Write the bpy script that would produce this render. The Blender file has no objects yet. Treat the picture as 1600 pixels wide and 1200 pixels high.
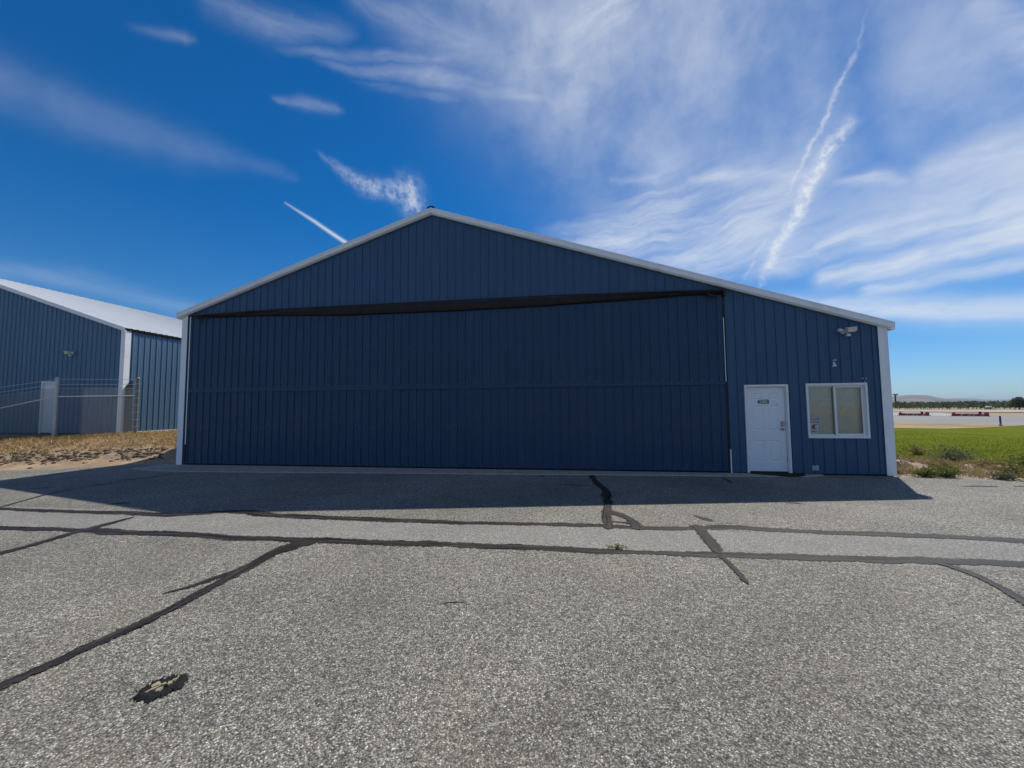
import bpy, bmesh, math, random
from mathutils import Vector, Matrix, noise as mnoise

random.seed(7)
scene = bpy.context.scene
COL = scene.collection

# ------------------------------------------------------------------ camera
cam_data = bpy.data.cameras.new("camera")
cam = bpy.data.objects.new("camera", cam_data)
COL.objects.link(cam)
scene.camera = cam
cam_data.sensor_width = 36.0
cam_data.lens = 603.7 / 1600 * 36.0
cam_data.clip_start = 0.05
cam_data.clip_end = 30000
YAW, PITCH, ROLL = 0.143253, 0.061666, -0.007926
fw = Vector((-math.sin(YAW) * math.cos(PITCH), math.cos(YAW) * math.cos(PITCH), math.sin(PITCH)))
r0 = Vector((math.cos(YAW), math.sin(YAW), 0))
u0 = r0.cross(fw)
rr = r0 * math.cos(ROLL) + u0 * math.sin(ROLL)
uu = -r0 * math.sin(ROLL) + u0 * math.cos(ROLL)
cam.matrix_world = Matrix(((rr.x, uu.x, -fw.x, 11.4956), (rr.y, uu.y, -fw.y, -10.0632),
                           (rr.z, uu.z, -fw.z, 1.6211), (0, 0, 0, 1)))

# ------------------------------------------------------------------ colour management
scene.render.engine = 'CYCLES'
vs = scene.view_settings
scene.display_settings.display_device = 'sRGB'
vs.view_transform = 'Standard'
vs.look = 'None'
vs.gamma = 1.0
vs.exposure = 0.0
vs.use_curve_mapping = False
scene.cycles.max_bounces = 6
scene.cycles.diffuse_bounces = 3
scene.cycles.transparent_max_bounces = 12
scene.cycles.use_adaptive_sampling = True
scene.cycles.adaptive_threshold = 0.02
scene.cycles.use_denoising = True
scene.cycles.denoiser = 'OPENIMAGEDENOISE'
scene.cycles.denoising_input_passes = 'RGB_ALBEDO_NORMAL'
scene.cycles.denoising_prefilter = 'ACCURATE'

# ------------------------------------------------------------------ sun and sky
SUN_DIR = Vector((0.365, 0.640, 1.0)).normalized()          # towards the sun
SUN_EL = math.asin(SUN_DIR.z)
SUN_AZ = math.atan2(SUN_DIR.x, SUN_DIR.y)                   # from +Y towards +X
sun_data = bpy.data.lights.new("sun", 'SUN')
sun_data.energy = 4.6
sun_data.angle = math.radians(0.53)
sun_data.color = (1.0, 0.955, 0.88)
sun = bpy.data.objects.new("sun", sun_data)
sun.rotation_euler = (-SUN_DIR).to_track_quat('-Z', 'Y').to_euler()
sun.location = (20, 30, 60)
COL.objects.link(sun)

world = bpy.data.worlds.new("World")
scene.world = world
world.use_nodes = True


class X:
    """tiny expression helper: arithmetic on sockets makes Math nodes"""
    def __init__(s, nt, sock): s.nt, s.s = nt, sock
    def _m(s, op, *a, clamp=False):
        n = s.nt.nodes.new('ShaderNodeMath'); n.operation = op; n.use_clamp = clamp
        for i, v in enumerate((s,) + a):
            if isinstance(v, X): s.nt.links.new(v.s, n.inputs[i])
            else: n.inputs[i].default_value = v
        return X(s.nt, n.outputs[0])
    def __add__(s, o): return s._m('ADD', o)
    def __sub__(s, o): return s._m('SUBTRACT', o)
    def __mul__(s, o): return s._m('MULTIPLY', o)
    def __truediv__(s, o): return s._m('DIVIDE', o)
    def max(s, o): return s._m('MAXIMUM', o)
    def min(s, o): return s._m('MINIMUM', o)
    def pow(s, o): return s._m('POWER', o)
    def clamp(s): return s.max(0.0).min(1.0)
    def inv(s): return s._m('MULTIPLY_ADD', -1.0, 1.0)
    def mad(s, a, b, clamp=False): return s._m('MULTIPLY_ADD', a, b, clamp=clamp)
    def smooth(s, a, b, lo=0.0, hi=1.0):
        n = s.nt.nodes.new('ShaderNodeMapRange'); n.interpolation_type = 'SMOOTHSTEP'
        s.nt.links.new(s.s, n.inputs[0])
        for i, v in ((1, a), (2, b), (3, lo), (4, hi)): n.inputs[i].default_value = v
        return X(s.nt, n.outputs[0])


def vmath(nt, op, a, b=None, scale=None, out=0):
    n = nt.nodes.new('ShaderNodeVectorMath'); n.operation = op
    for i, v in enumerate((a, b)):
        if v is None: continue
        if isinstance(v, (tuple, list)): n.inputs[i].default_value = v
        else: nt.links.new(v, n.inputs[i])
    if scale is not None:
        if isinstance(scale, X): nt.links.new(scale.s, n.inputs['Scale'])
        else: n.inputs['Scale'].default_value = scale
    return n.outputs[out]


def noise_node(nt, vec, scale, detail=4.0, rough=0.55, dist=0.0):
    n = nt.nodes.new('ShaderNodeTexNoise')
    if vec is not None: nt.links.new(vec, n.inputs['Vector'])
    n.inputs['Scale'].default_value = scale
    n.inputs['Detail'].default_value = detail
    n.inputs['Roughness'].default_value = rough
    n.inputs['Distortion'].default_value = dist
    return n


# thin clouds and contrails, each a line of (0.9 * azimuth, elevation, half width, density) in degrees
CLOUDS = [
    ('trail', 62, [(33.19, 38.71, 0.19, 0.0), (31.9, 35.24, 0.197, 0.264), (30.36, 33.06, 0.252, 0.396), (29.08, 30.52, 0.258, 0.484), (27.62, 28.39, 0.266, 0.528), (25.45, 24.3, 0.184, 0.308)]),
    ('puff', 60, [(30.8, 29.19, 0.712, 0.45), (29.18, 27.47, 0.784, 0.75), (27.63, 25.22, 0.624, 0.85), (26.19, 21.68, 0.64, 0.8), (24.16, 18.82, 0.608, 0.75), (22.68, 14.88, 0.328, 0.4)]),
    ('trail', 62, [(23.83, 20.93, 0.142, 0.132), (22.34, 18.74, 0.19, 0.352), (20.96, 15.59, 0.142, 0.22)]),
    ('line', -26, [(-35.31, 25.29, 0.1, 0.25), (-32.31, 23.94, 0.17, 0.6), (-28.7, 22.01, 0.2, 0.7)]),
    ('puff', -35, [(-23.26, 29.48, 1.0, 0.3), (-21.15, 29.17, 1.65, 0.62), (-20.55, 27.57, 1.35, 0.5)]),
    ('puff', -17, [(-31.8, 31.59, 0.3, 0.1), (-29.23, 30.14, 0.62, 0.3), (-26.56, 29.09, 0.93, 0.42), (-23.02, 28.92, 1.08, 0.45)]),
    ('soft', 2, [(-58.02, 27.46, 1.845, 0.161), (-52.4, 27.77, 1.77, 0.161), (-45.46, 27.96, 1.425, 0.124), (-34.47, 28.42, 0.427, 0.062)]),
    ('wisp', -5, [(-58.75, 12.37, 0.373, 0.0), (-56.74, 12.5, 0.621, 0.178), (-51.01, 12.88, 0.862, 0.191), (-43.37, 11.42, 0.747, 0.14), (-40.7, 10.91, 0.448, 0.0)]),
    ('wisp', 10, [(-44.76, 40.76, 0.538, 0.0), (-42.88, 40.91, 0.897, 0.128), (-37.52, 41.35, 1.138, 0.268), (-29.93, 43.15, 0.736, 0.191), (-27.27, 43.78, 0.442, 0.0)]),
    ('wisp', 9, [(-39.09, 39.29, 0.221, 0.0), (-35.5, 40.07, 0.368, 0.128), (-25.24, 42.29, 0.517, 0.268), (-15.97, 43.09, 0.529, 0.191), (-12.73, 43.37, 0.317, 0.0)]),
    ('wisp', 0, [(-34.09, 39.92, 0.241, 0.0), (-29.84, 40.33, 0.402, 0.159), (-17.71, 41.5, 0.908, 0.383), (-4.38, 40.17, 0.575, 0.255), (0.29, 39.7, 0.345, 0.0)]),
    ('wisp', 1, [(-29.18, 39.41, 0.214, 0.0), (-25.98, 39.48, 0.356, 0.128), (-16.83, 39.69, 0.437, 0.223), (-13.63, 39.76, 0.262, 0.0)]),
    ('wisp', -6, [(-30.83, 46.42, 0.552, 0.0), (-28.11, 46.32, 0.92, 0.191), (-20.33, 46.04, 1.104, 0.255), (-13.31, 44.87, 0.724, 0.191), (-10.85, 44.46, 0.435, 0.0)]),
    ('wisp', -2, [(-26.92, 44.38, 0.842, 0.0), (-19.45, 44.08, 1.403, 0.159), (1.9, 43.21, 3.289, 0.255), (9.37, 42.91, 1.973, 0.0)]),
    ('wisp', 9, [(-37.46, 35.15, 0.166, 0.0), (-36.39, 35.35, 0.276, 0.159), (-33.32, 35.93, 0.506, 0.287), (-29.96, 36.38, 0.368, 0.191), (-28.78, 36.54, 0.221, 0.0)]),
    ('wisp', 18, [(-49.67, 35.81, 0.214, 0.0), (-48.45, 36.21, 0.356, 0.064), (-44.96, 37.36, 0.368, 0.159), (-43.74, 37.76, 0.221, 0.0)]),
    ('wisp', 24, [(7.23, 47.13, 2.495, 0.65), (4.17, 45.86, 2.208, 0.6), (0.16, 43.93, 1.391, 0.3)]),
    ('wisp', 7, [(1.4, 21.51, 3.507, 0.7), (13.51, 24.02, 5.106, 0.8), (24.87, 24.48, 3.691, 0.6)]),
    ('wisp', 17, [(15.51, 18.14, 2.852, 0.7), (22.27, 20.24, 3.507, 0.7)]),
    ('wisp', -3, [(24.28, 17.55, 1.909, 0.75), (30.49, 18.18, 1.725, 0.75), (36.18, 17.64, 2.116, 0.65), (42.26, 16.56, 2.449, 0.7)]),
    ('wisp', 2, [(28.06, 14.7, 0.989, 0.8), (31.76, 14.6, 1.254, 0.9), (36.83, 14.99, 1.414, 0.8), (42.19, 15.15, 1.61, 0.85)]),
    ('wisp', 0, [(31.67, 12.59, 0.713, 0.7), (35.94, 12.67, 0.862, 0.7), (42.06, 12.62, 0.874, 0.6)]),
    ('flat', -11, [(16.75, 13.21, 0.82, 0.6), (26.05, 11.76, 1.26, 0.8), (33.34, 10.07, 1.26, 0.85), (43.49, 7.9, 1.05, 0.85)]),
    ('wisp', -7, [(36.25, 22.64, 0.954, 0.45), (39.38, 22.24, 1.276, 0.65), (43.13, 21.75, 1.403, 0.5)]),
    ('wisp', 2, [(32.87, 18.84, 2.714, 0.4), (37.8, 19.36, 2.714, 0.5), (43.55, 19.27, 2.944, 0.6)]),
    ('wisp', -22, [(29.68, 24.21, 0.368, 0.3), (32.18, 23.37, 0.632, 0.65), (34.45, 22.31, 0.333, 0.3)]),
    ('wisp', -14, [(15.89, 28.75, 0.414, 0.3), (19.36, 28.15, 0.724, 0.6), (22.58, 27.42, 0.77, 0.35), (26.4, 26.17, 0.598, 0.3)]),
    ('wisp', -9, [(6.22, 30.41, 0.333, 0.2), (11.8, 29.55, 0.494, 0.35)]),
    ('wisp', -61, [(40.1, 33.97, 1.046, 0.4), (41.86, 30.48, 1.254, 0.5), (44.25, 26.5, 1.311, 0.4)]),
    ('soft', -39, [(-10.57, 51.04, 8.31, 0.479), (4.42, 40.62, 8.96, 0.575), (13.04, 32.09, 4.82, 0.411)]),
    ('soft', -53, [(10.67, 49.25, 9.92, 0.548), (23.04, 36.65, 8.77, 0.548), (26.77, 28.09, 6.1, 0.439)]),
    ('soft', -78, [(35.91, 40.24, 4.33, 0.343), (38.36, 29.36, 5.8, 0.52), (40.0, 21.12, 4.55, 0.548)]),
    ('soft', -16, [(29.14, 21.42, 4.06, 0.411), (43.97, 17.04, 4.04, 0.617)]),
]


HAZE_DENSITY = 0.00012
SKY_STRENGTH = 0.1
SKY_SAT = 1.42
SKY_TINT = (0.78, 0.91, 1.0)
CLOUD_COL = (8.0, 8.4, 8.9)


def build_sky():
    nt = world.node_tree
    nt.nodes.clear()
    L = nt.links
    out = nt.nodes.new('ShaderNodeOutputWorld')
    sky = nt.nodes.new('ShaderNodeTexSky')
    sky.sky_type = 'NISHITA'
    sky.sun_disc = False
    sky.sun_elevation = SUN_EL
    sky.sun_rotation = SUN_AZ
    sky.altitude = 400
    sky.air_density = 1.0
    sky.dust_density = 0.0
    sky.ozone_density = 4.0
    tc = nt.nodes.new('ShaderNodeTexCoord')
    sep = nt.nodes.new('ShaderNodeSeparateXYZ')
    L.new(tc.outputs['Generated'], sep.inputs[0])
    x, y, z = (X(nt, sep.outputs[i]) for i in range(3))
    az = x._m('ARCTAN2', y) * (57.2958 * 0.9)
    el = z.min(1.0).max(-1.0)._m('ARCSINE') * 57.2958
    comb = nt.nodes.new('ShaderNodeCombineXYZ')
    L.new(az.s, comb.inputs[0]); L.new(el.s, comb.inputs[1])
    p = comb.outputs[0]
    # shared textures
    w = noise_node(nt, p, 0.16, 3.0, 0.55)
    warp = vmath(nt, 'SCALE', vmath(nt, 'SUBTRACT', w.outputs['Color'], (0.5, 0.5, 0.5)), scale=2.6)
    pw = vmath(nt, 'ADD', p, warp)
    w2 = noise_node(nt, p, 0.9, 4.0, 0.6)
    warp2 = vmath(nt, 'SCALE', vmath(nt, 'SUBTRACT', w2.outputs['Color'], (0.5, 0.5, 0.5)), scale=1.1)
    pfine = vmath(nt, 'ADD', p, warp2)
    puffy = X(nt, noise_node(nt, pfine, 0.85, 5.0, 0.66).outputs['Fac']).smooth(0.33, 0.66)

    def streak(angle):
        m = nt.nodes.new('ShaderNodeMapping'); m.vector_type = 'TEXTURE'
        m.inputs['Rotation'].default_value = (0, 0, math.radians(angle))
        m.inputs['Scale'].default_value = (8.0, 1.0, 1.0)
        L.new(pw, m.inputs['Vector'])
        a = X(nt, noise_node(nt, m.outputs[0], 0.62, 6.0, 0.60, 0.25).outputs['Fac'])
        return a.smooth(0.24, 0.80)
    streaks = {a: streak(a) for a in (-12, 4, 18)}
    soft_n = X(nt, noise_node(nt, pw, 0.10, 5.0, 0.6).outputs['Fac']).smooth(0.25, 0.75, 0.35, 1.0)
    pwisp = vmath(nt, 'ADD', p, vmath(nt, 'SCALE', warp, scale=0.5))
    pwisp = vmath(nt, 'ADD', pwisp, vmath(nt, 'SCALE', warp2, scale=0.22))
    hsv = nt.nodes.new('ShaderNodeHueSaturation')
    hsv.inputs['Saturation'].default_value = SKY_SAT
    hsv.inputs['Value'].default_value = 1.0
    L.new(sky.outputs[0], hsv.inputs['Color'])
    tint = nt.nodes.new('ShaderNodeMix'); tint.data_type = 'RGBA'; tint.blend_type = 'MULTIPLY'
    tint.inputs[0].default_value = 1.0; tint.inputs[7].default_value = (*SKY_TINT, 1)
    L.new(hsv.outputs[0], tint.inputs[6])
    # clean air: the band above the horizon stays pale blue instead of yellow
    lowm = nt.nodes.new('ShaderNodeMix'); lowm.data_type = 'RGBA'; lowm.blend_type = 'MULTIPLY'
    L.new(el.smooth(0.0, 14.0, 1.0, 0.0).s, lowm.inputs[0]); L.new(tint.outputs[2], lowm.inputs[6])
    lowm.inputs[7].default_value = (0.66, 0.80, 0.98, 1)
    tint = lowm
    CUT = -12.0

    def half(side):
        groups = {}
        for kind, ang, pts in CLOUDS:
            key = (kind, min(streaks, key=lambda s: abs(s - ang)) if kind == 'wisp' else 0)
            for a, b in zip(pts[:-1], pts[1:]):
                lo = min(a[0] - 3 * a[2], b[0] - 3 * b[2]) - 1.5; hi = max(a[0] + 3 * a[2], b[0] + 3 * b[2]) + 1.5
                if (side < 0 and lo < CUT) or (side > 0 and hi > CUT):
                    groups.setdefault(key, []).append((a, b))
        total = None
        for (kind, ang), segs in groups.items():
            src = {'trail': pfine, 'puff': pfine, 'line': p, 'soft': pw, 'wisp': pwisp, 'flat': pwisp}[kind]
            m = None
            for (ax, ay, aw, ai), (bx, by, bw, bi) in segs:
                l = math.hypot(bx - ax, by - ay)
                d = vmath(nt, 'SUBTRACT', src, (ax, ay, 0))
                t = X(nt, vmath(nt, 'DOT_PRODUCT', d, ((bx - ax) / l / l, (by - ay) / l / l, 0), out=1)).clamp()
                q = vmath(nt, 'SUBTRACT', d, vmath(nt, 'SCALE', (bx - ax, by - ay, 0), scale=t))
                k = (X(nt, vmath(nt, 'LENGTH', q, out=1)) / t.mad(bw - aw, aw)).pow(2.0)
                g = k._m('MULTIPLY', -1.15 if kind in ('trail', 'puff') else -0.75)._m('EXPONENT') * t.mad(bi - ai, ai)
                m = g if m is None else m.max(g)
            if kind == 'puff': m = m * puffy.mad(0.9, 0.22)
            elif kind == 'trail': m = m * puffy.mad(0.7, 0.3)
            elif kind == 'wisp': m = m * streaks[ang].mad(0.72, 0.28)
            elif kind == 'flat': m = m * streaks[-12].mad(0.45, 0.55)
            elif kind == 'soft': m = m * soft_n
            total = m if total is None else m.inv()._m('MULTIPLY', total.inv()).inv()
        total = total.min(0.92) * el.smooth(1.0, 7.0)
        mix = nt.nodes.new('ShaderNodeMix'); mix.data_type = 'RGBA'
        L.new(total.s, mix.inputs[0])
        L.new(tint.outputs[2], mix.inputs[6])
        mix.inputs[7].default_value = (*CLOUD_COL, 1)
        bg = nt.nodes.new('ShaderNodeBackground')
        L.new(mix.outputs[2], bg.inputs['Color'])
        bg.inputs['Strength'].default_value = SKY_STRENGTH
        return bg

    def pick(fac, a, b):
        n = nt.nodes.new('ShaderNodeMixShader')
        L.new(fac.s, n.inputs[0]); L.new(a, n.inputs[1]); L.new(b, n.inputs[2])
        return n.outputs[0]
    # unseen rest of the sky: thin cirrus added to whiten the fill light
    veil = soft_n * el.smooth(2.0, 25.0) * 0.34
    vm = nt.nodes.new('ShaderNodeMix'); vm.data_type = 'RGBA'
    L.new(veil.s, vm.inputs[0]); L.new(tint.outputs[2], vm.inputs[6]); vm.inputs[7].default_value = (*CLOUD_COL, 1)
    clear = nt.nodes.new('ShaderNodeBackground')
    L.new(vm.outputs[2], clear.inputs['Color']); clear.inputs['Strength'].default_value = SKY_STRENGTH
    lft, rgt = half(-1), half(1)
    both = pick(az._m('GREATER_THAN', CUT), lft.outputs[0], rgt.outputs[0])
    inside = az._m('GREATER_THAN', -85.0) * az._m('LESS_THAN', 85.0) * el._m('GREATER_THAN', 1.0)
    L.new(pick(inside, clear.outputs[0], both), out.inputs[0])
    world.cycles.sampling_method = 'NONE'


build_sky()

# ------------------------------------------------------------------ helpers
class MB:
    """collects vertices and faces for ONE mesh"""
    def __init__(s): s.v, s.f, s.uv = [], [], None
    def quad(s, a, b, c, d):
        n = len(s.v); s.v += [tuple(a), tuple(b), tuple(c), tuple(d)]; s.f.append((n, n + 1, n + 2, n + 3))
    def tri(s, a, b, c):
        n = len(s.v); s.v += [tuple(a), tuple(b), tuple(c)]; s.f.append((n, n + 1, n + 2))
    def box(s, x0, x1, y0, y1, z0, z1, M=None):
        n = len(s.v)
        pts = [(x0, y0, z0), (x1, y0, z0), (x1, y1, z0), (x0, y1, z0), (x0, y0, z1), (x1, y0, z1), (x1, y1, z1), (x0, y1, z1)]
        if M is not None: pts = [tuple(M @ Vector(p)) for p in pts]
        s.v += pts
        s.f += [tuple(n + i for i in q) for q in ((0, 3, 2, 1), (4, 5, 6, 7), (0, 1, 5, 4), (1, 2, 6, 5), (2, 3, 7, 6), (3, 0, 4, 7))]
        return s
    def tube(s, a, b, r, r2=None, seg=8, caps=True):
        a, b = Vector(a), Vector(b); r2 = r if r2 is None else r2
        d = (b - a).normalized()
        e = d.orthogonal().normalized(); g = d.cross(e)
        n = len(s.v)
        for c, q in ((a, r), (b, r2)):
            for i in range(seg):
                t = 2 * math.pi * i / seg
                s.v.append(tuple(c + (e * math.cos(t) + g * math.sin(t)) * q))
        for i in range(seg):
            j = (i + 1) % seg
            s.f.append((n + i, n + j, n + seg + j, n + seg + i))
        if caps:
            s.f.append(tuple(n + seg - 1 - i for i in range(seg)))
            s.f.append(tuple(n + seg + i for i in range(seg)))
        return s
    def prism(s, poly, axis_from, axis_to, axis='y'):
        """polygon in (x,z) extruded along y (axis='y'), or in (y,z) along x (axis='x')"""
        n = len(s.v); k = len(poly)
        for q in (axis_from, axis_to):
            for a, b in poly:
                s.v.append((a, q, b) if axis == 'y' else (q, a, b))
        s.f.append(tuple(range(n, n + k))); s.f.append(tuple(range(n + 2 * k - 1, n + k - 1, -1)))
        for i in range(k):
            j = (i + 1) % k
            s.f.append((n + j, n + i, n + k + i, n + k + j))
        return s
    def mesh(s, name):
        me = bpy.data.meshes.new(name)
        me.from_pydata(s.v, [], s.f)
        if s.uv: 
            l = me.uv_layers.new(name="uv")
            for lp in me.loops: l.data[lp.index].uv = s.uv[lp.vertex_index]
        me.update()
        return me
    def build(s, name, mat, parent=None, bevel=0.0, fix=True, smooth=False, **props):
        me = s.mesh(name)
        if bevel or fix:
            bm = bmesh.new(); bm.from_mesh(me)
            if fix: bmesh.ops.recalc_face_normals(bm, faces=bm.faces)
            if bevel:
                bmesh.ops.bevel(bm, geom=[e for e in bm.edges], offset=bevel, segments=2, affect='EDGES', profile=0.6)
            bm.to_mesh(me); bm.free()
        if smooth:
            for q in me.polygons: q.use_smooth = True
        o = bpy.data.objects.new(name, me)
        COL.objects.link(o)
        if mat: me.materials.append(mat)
        if parent is not None: o.parent = parent
        for k, v in props.items(): o[k] = v
        return o


def tag(o, label=None, category=None, group=None, kind=None):
    for k, v in (('label', label), ('category', category), ('group', group), ('kind', kind)):
        if v: o[k] = v
    return o


def empty(name, loc=(0, 0, 0), rz=0.0, **kw):
    o = bpy.data.objects.new(name, None)
    o.empty_display_size = 0.2
    o.location = loc; o.rotation_euler = (0, 0, rz)
    COL.objects.link(o)
    return tag(o, **kw)


def copy_tree(o, parent=None):
    c = o.copy(); COL.objects.link(c)
    if parent is not None: c.parent = parent
    for ch in o.children: copy_tree(ch, c)
    return c


def local(parent, x, y, z):
    return (x, y, z)


# ------------------------------------------------------------------ materials
def new_mat(name, rough=0.6, spec=0.3, metal=0.0, color=(0.5, 0.5, 0.5)):
    m = bpy.data.materials.new(name); m.use_nodes = True
    nt = m.node_tree
    b = nt.nodes['Principled BSDF']
    b.inputs['Base Color'].default_value = (*color, 1)
    b.inputs['Roughness'].default_value = rough
    b.inputs['Specular IOR Level'].default_value = spec
    b.inputs['Metallic'].default_value = metal
    return m, nt, b


def ramp(nt, fac, stops, interp='LINEAR'):
    n = nt.nodes.new('ShaderNodeValToRGB')
    cr = n.color_ramp; cr.interpolation = interp
    while len(cr.elements) < len(stops): cr.elements.new(0.5)
    for e, (pos, c) in zip(cr.elements, stops):
        e.position = pos; e.color = (*c, 1) if len(c) == 3 else c
    nt.links.new(fac, n.inputs[0])
    return n.outputs[0]


def mixc(nt, fac, a, b, mode='MIX'):
    n = nt.nodes.new('ShaderNodeMix'); n.data_type = 'RGBA'; n.blend_type = mode
    for i, v in ((0, fac), (6, a), (7, b)):
        if isinstance(v, X): v = v.s
        if isinstance(v, bpy.types.NodeSocket): nt.links.new(v, n.inputs[i])
        elif isinstance(v, (int, float)): n.inputs[i].default_value = v
        else: n.inputs[i].default_value = (*v, 1)
    return n.outputs[2]


def coords(nt, kind='Object'):
    return nt.nodes.new('ShaderNodeTexCoord').outputs[kind]


def mapping(nt, vec, scale=(1, 1, 1), rot=(0, 0, 0), loc=(0, 0, 0)):
    m = nt.nodes.new('ShaderNodeMapping')
    m.inputs['Scale'].default_value = scale; m.inputs['Rotation'].default_value = rot; m.inputs['Location'].default_value = loc
    nt.links.new(vec, m.inputs['Vector'])
    return m.outputs[0]


def bump(nt, b, height, strength=0.3, dist=0.01):
    n = nt.nodes.new('ShaderNodeBump')
    n.inputs['Strength'].default_value = strength; n.inputs['Distance'].default_value = dist
    nt.links.new(height.s if isinstance(height, X) else height, n.inputs['Height'])
    nt.links.new(n.outputs[0], b.inputs['Normal'])


def world_pos(nt):
    return nt.nodes.new('ShaderNodeNewGeometry').outputs['Position']


def painted_metal(name, color, rough=0.38, spec=0.4, var=0.12, dirt=(0.2, 0.17, 0.13), dirt_amt=0.10, metal=0.0):
    """sheet steel with a baked finish: faint vertical streaks, dust, oil-canning"""
    m, nt, b = new_mat(name, rough, spec, metal)
    P = world_pos(nt)
    big = X(nt, noise_node(nt, mapping(nt, P, (0.6, 0.6, 0.25)), 1.0, 4, 0.6).outputs['Fac'])
    st = X(nt, noise_node(nt, mapping(nt, P, (9, 9, 0.35)), 1.0, 3, 0.6).outputs['Fac'])
    oi = nt.nodes.new('ShaderNodeObjectInfo')
    rnd = X(nt, oi.outputs['Random'])
    val = (big.mad(var, 1 - var / 2) * st.mad(var, 1 - var / 2)) * rnd.mad(0.07, 0.965)
    c = mixc(nt, 1.0, color, (1, 1, 1), 'MULTIPLY')
    n = nt.nodes.new('ShaderNodeVectorMath'); n.operation = 'SCALE'
    nt.links.new(c, n.inputs[0]); nt.links.new(val.s, n.inputs['Scale'])
    d = X(nt, noise_node(nt, mapping(nt, P, (2.2, 2.2, 1.1)), 1.0, 6, 0.7).outputs['Fac']).smooth(0.5, 0.75) * dirt_amt
    nt.links.new(mixc(nt, d, n.outputs[0], dirt), b.inputs['Base Color'])
    r = X(nt, noise_node(nt, P, 3.0, 4, 0.6).outputs['Fac']).mad(0.18, rough - 0.09)
    nt.links.new(r.s, b.inputs['Roughness'])
    can = noise_node(nt, mapping(nt, P, (1.6, 1.6, 0.5)), 1.0, 2, 0.5).outputs['Fac']
    bump(nt, b, can, 0.10, 0.02)
    return m


def plain(name, color, rough=0.6, spec=0.3, var=0.15, scale=6.0, metal=0.0, bmp=0.0):
    m, nt, b = new_mat(name, rough, spec, metal)
    P = world_pos(nt)
    f = X(nt, noise_node(nt, P, scale, 5, 0.6).outputs['Fac'])
    lo = tuple(c * (1 - var) for c in color); hi = tuple(min(1, c * (1 + var)) for c in color)
    nt.links.new(ramp(nt, f.s, [(0.3, lo), (0.7, hi)]), b.inputs['Base Color'])
    if bmp: bump(nt, b, f, bmp, 0.01)
    return m


M = {}
M['hangar_blue'] = painted_metal('hangar_blue', (0.040, 0.090, 0.172), 0.42, 0.30)
M['door_blue'] = painted_metal('door_blue', (0.022, 0.054, 0.108), 0.42, 0.28)
M['pale_blue'] = painted_metal('pale_blue', (0.085, 0.205, 0.33), 0.40, 0.40, 0.16)
M['left_blue'] = painted_metal('left_blue', (0.088, 0.172, 0.265), 0.56, 0.5, 0.14, metal=0.35)
M['white_trim'] = painted_metal('white_trim', (0.80, 0.81, 0.82), 0.45, 0.35, 0.08, dirt_amt=0.18)
M['white_roof'] = painted_metal('white_roof', (0.68, 0.69, 0.69), 0.5, 0.3, 0.12, dirt_amt=0.15)
M['door_white'] = plain('door_white', (0.76, 0.78, 0.80), 0.45, 0.35, 0.03, 3.0)
M['vinyl'] = plain('vinyl', (0.74, 0.74, 0.73), 0.45, 0.35, 0.05, 8.0)
M['dark_steel'] = plain('dark_steel', (0.022, 0.018, 0.017), 0.55, 0.35, 0.35, 5.0)
M['rubber'] = plain('rubber', (0.012, 0.012, 0.013), 0.8, 0.2, 0.3, 9.0)
M['galv'] = plain('galv', (0.46, 0.47, 0.46), 0.42, 0.5, 0.15, 14.0, metal=0.35)
M['mesh_wire'] = plain('mesh_wire', (0.34, 0.35, 0.35), 0.45, 0.4, 0.15, 14.0, metal=0.2)
M['rail_white'] = plain('rail_white', (0.66, 0.67, 0.67), 0.4, 0.5, 0.08, 14.0, metal=0.1)
M['galv_dark'] = plain('galv_dark', (0.20, 0.20, 0.19), 0.5, 0.4, 0.25, 14.0, metal=0.4)
M['screw'] = plain('screw', (0.30, 0.36, 0.44), 0.35, 0.5, 0.3, 30.0, metal=0.4)
M['blind'] = plain('blind', (0.80, 0.72, 0.55), 0.6, 0.25, 0.08, 10.0)
M['interior'] = plain('interior', (0.05, 0.05, 0.05), 0.9, 0.1)
M['concrete'] = plain('concrete', (0.30, 0.29, 0.27), 0.85, 0.2, 0.25, 7.0, bmp=0.3)
M['black_ink'] = plain('black_ink', (0.012, 0.012, 0.013), 0.5, 0.3, 0.1)
M['sign_white'] = plain('sign_white', (0.78, 0.79, 0.80), 0.5, 0.3, 0.04)
M['sign_ink'] = plain('sign_ink', (0.09, 0.095, 0.11), 0.5, 0.3, 0.1)
M['crimson'] = plain('crimson', (0.26, 0.035, 0.055), 0.5, 0.3, 0.1)
M['nickel'] = plain('nickel', (0.32, 0.29, 0.26), 0.3, 0.5, 0.2, 20.0, metal=0.8)
M['lens_cream'] = plain('lens_cream', (0.62, 0.56, 0.42), 0.35, 0.4, 0.06)
M['lamp_white'] = plain('lamp_white', (0.62, 0.63, 0.63), 0.45, 0.35, 0.08)
M['mat_brown'] = plain('mat_brown', (0.030, 0.020, 0.016), 0.95, 0.1, 0.4, 60.0, bmp=0.5)
M['red_plastic'] = plain('red_plastic', (0.52, 0.035, 0.03), 0.5, 0.3, 0.15, 3.0)
M['dusty_white'] = plain('dusty_white', (0.50, 0.42, 0.42), 0.6, 0.3, 0.2, 3.0)
M['marker_blue'] = plain('marker_blue', (0.03, 0.035, 0.16), 0.45, 0.4, 0.1)
M['dark_matte'] = plain('dark_matte', (0.03, 0.04, 0.055), 0.9, 0.1, 0.3, 9.0)
M['bark'] = plain('bark', (0.10, 0.075, 0.05), 0.9, 0.1, 0.3, 6.0)

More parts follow.
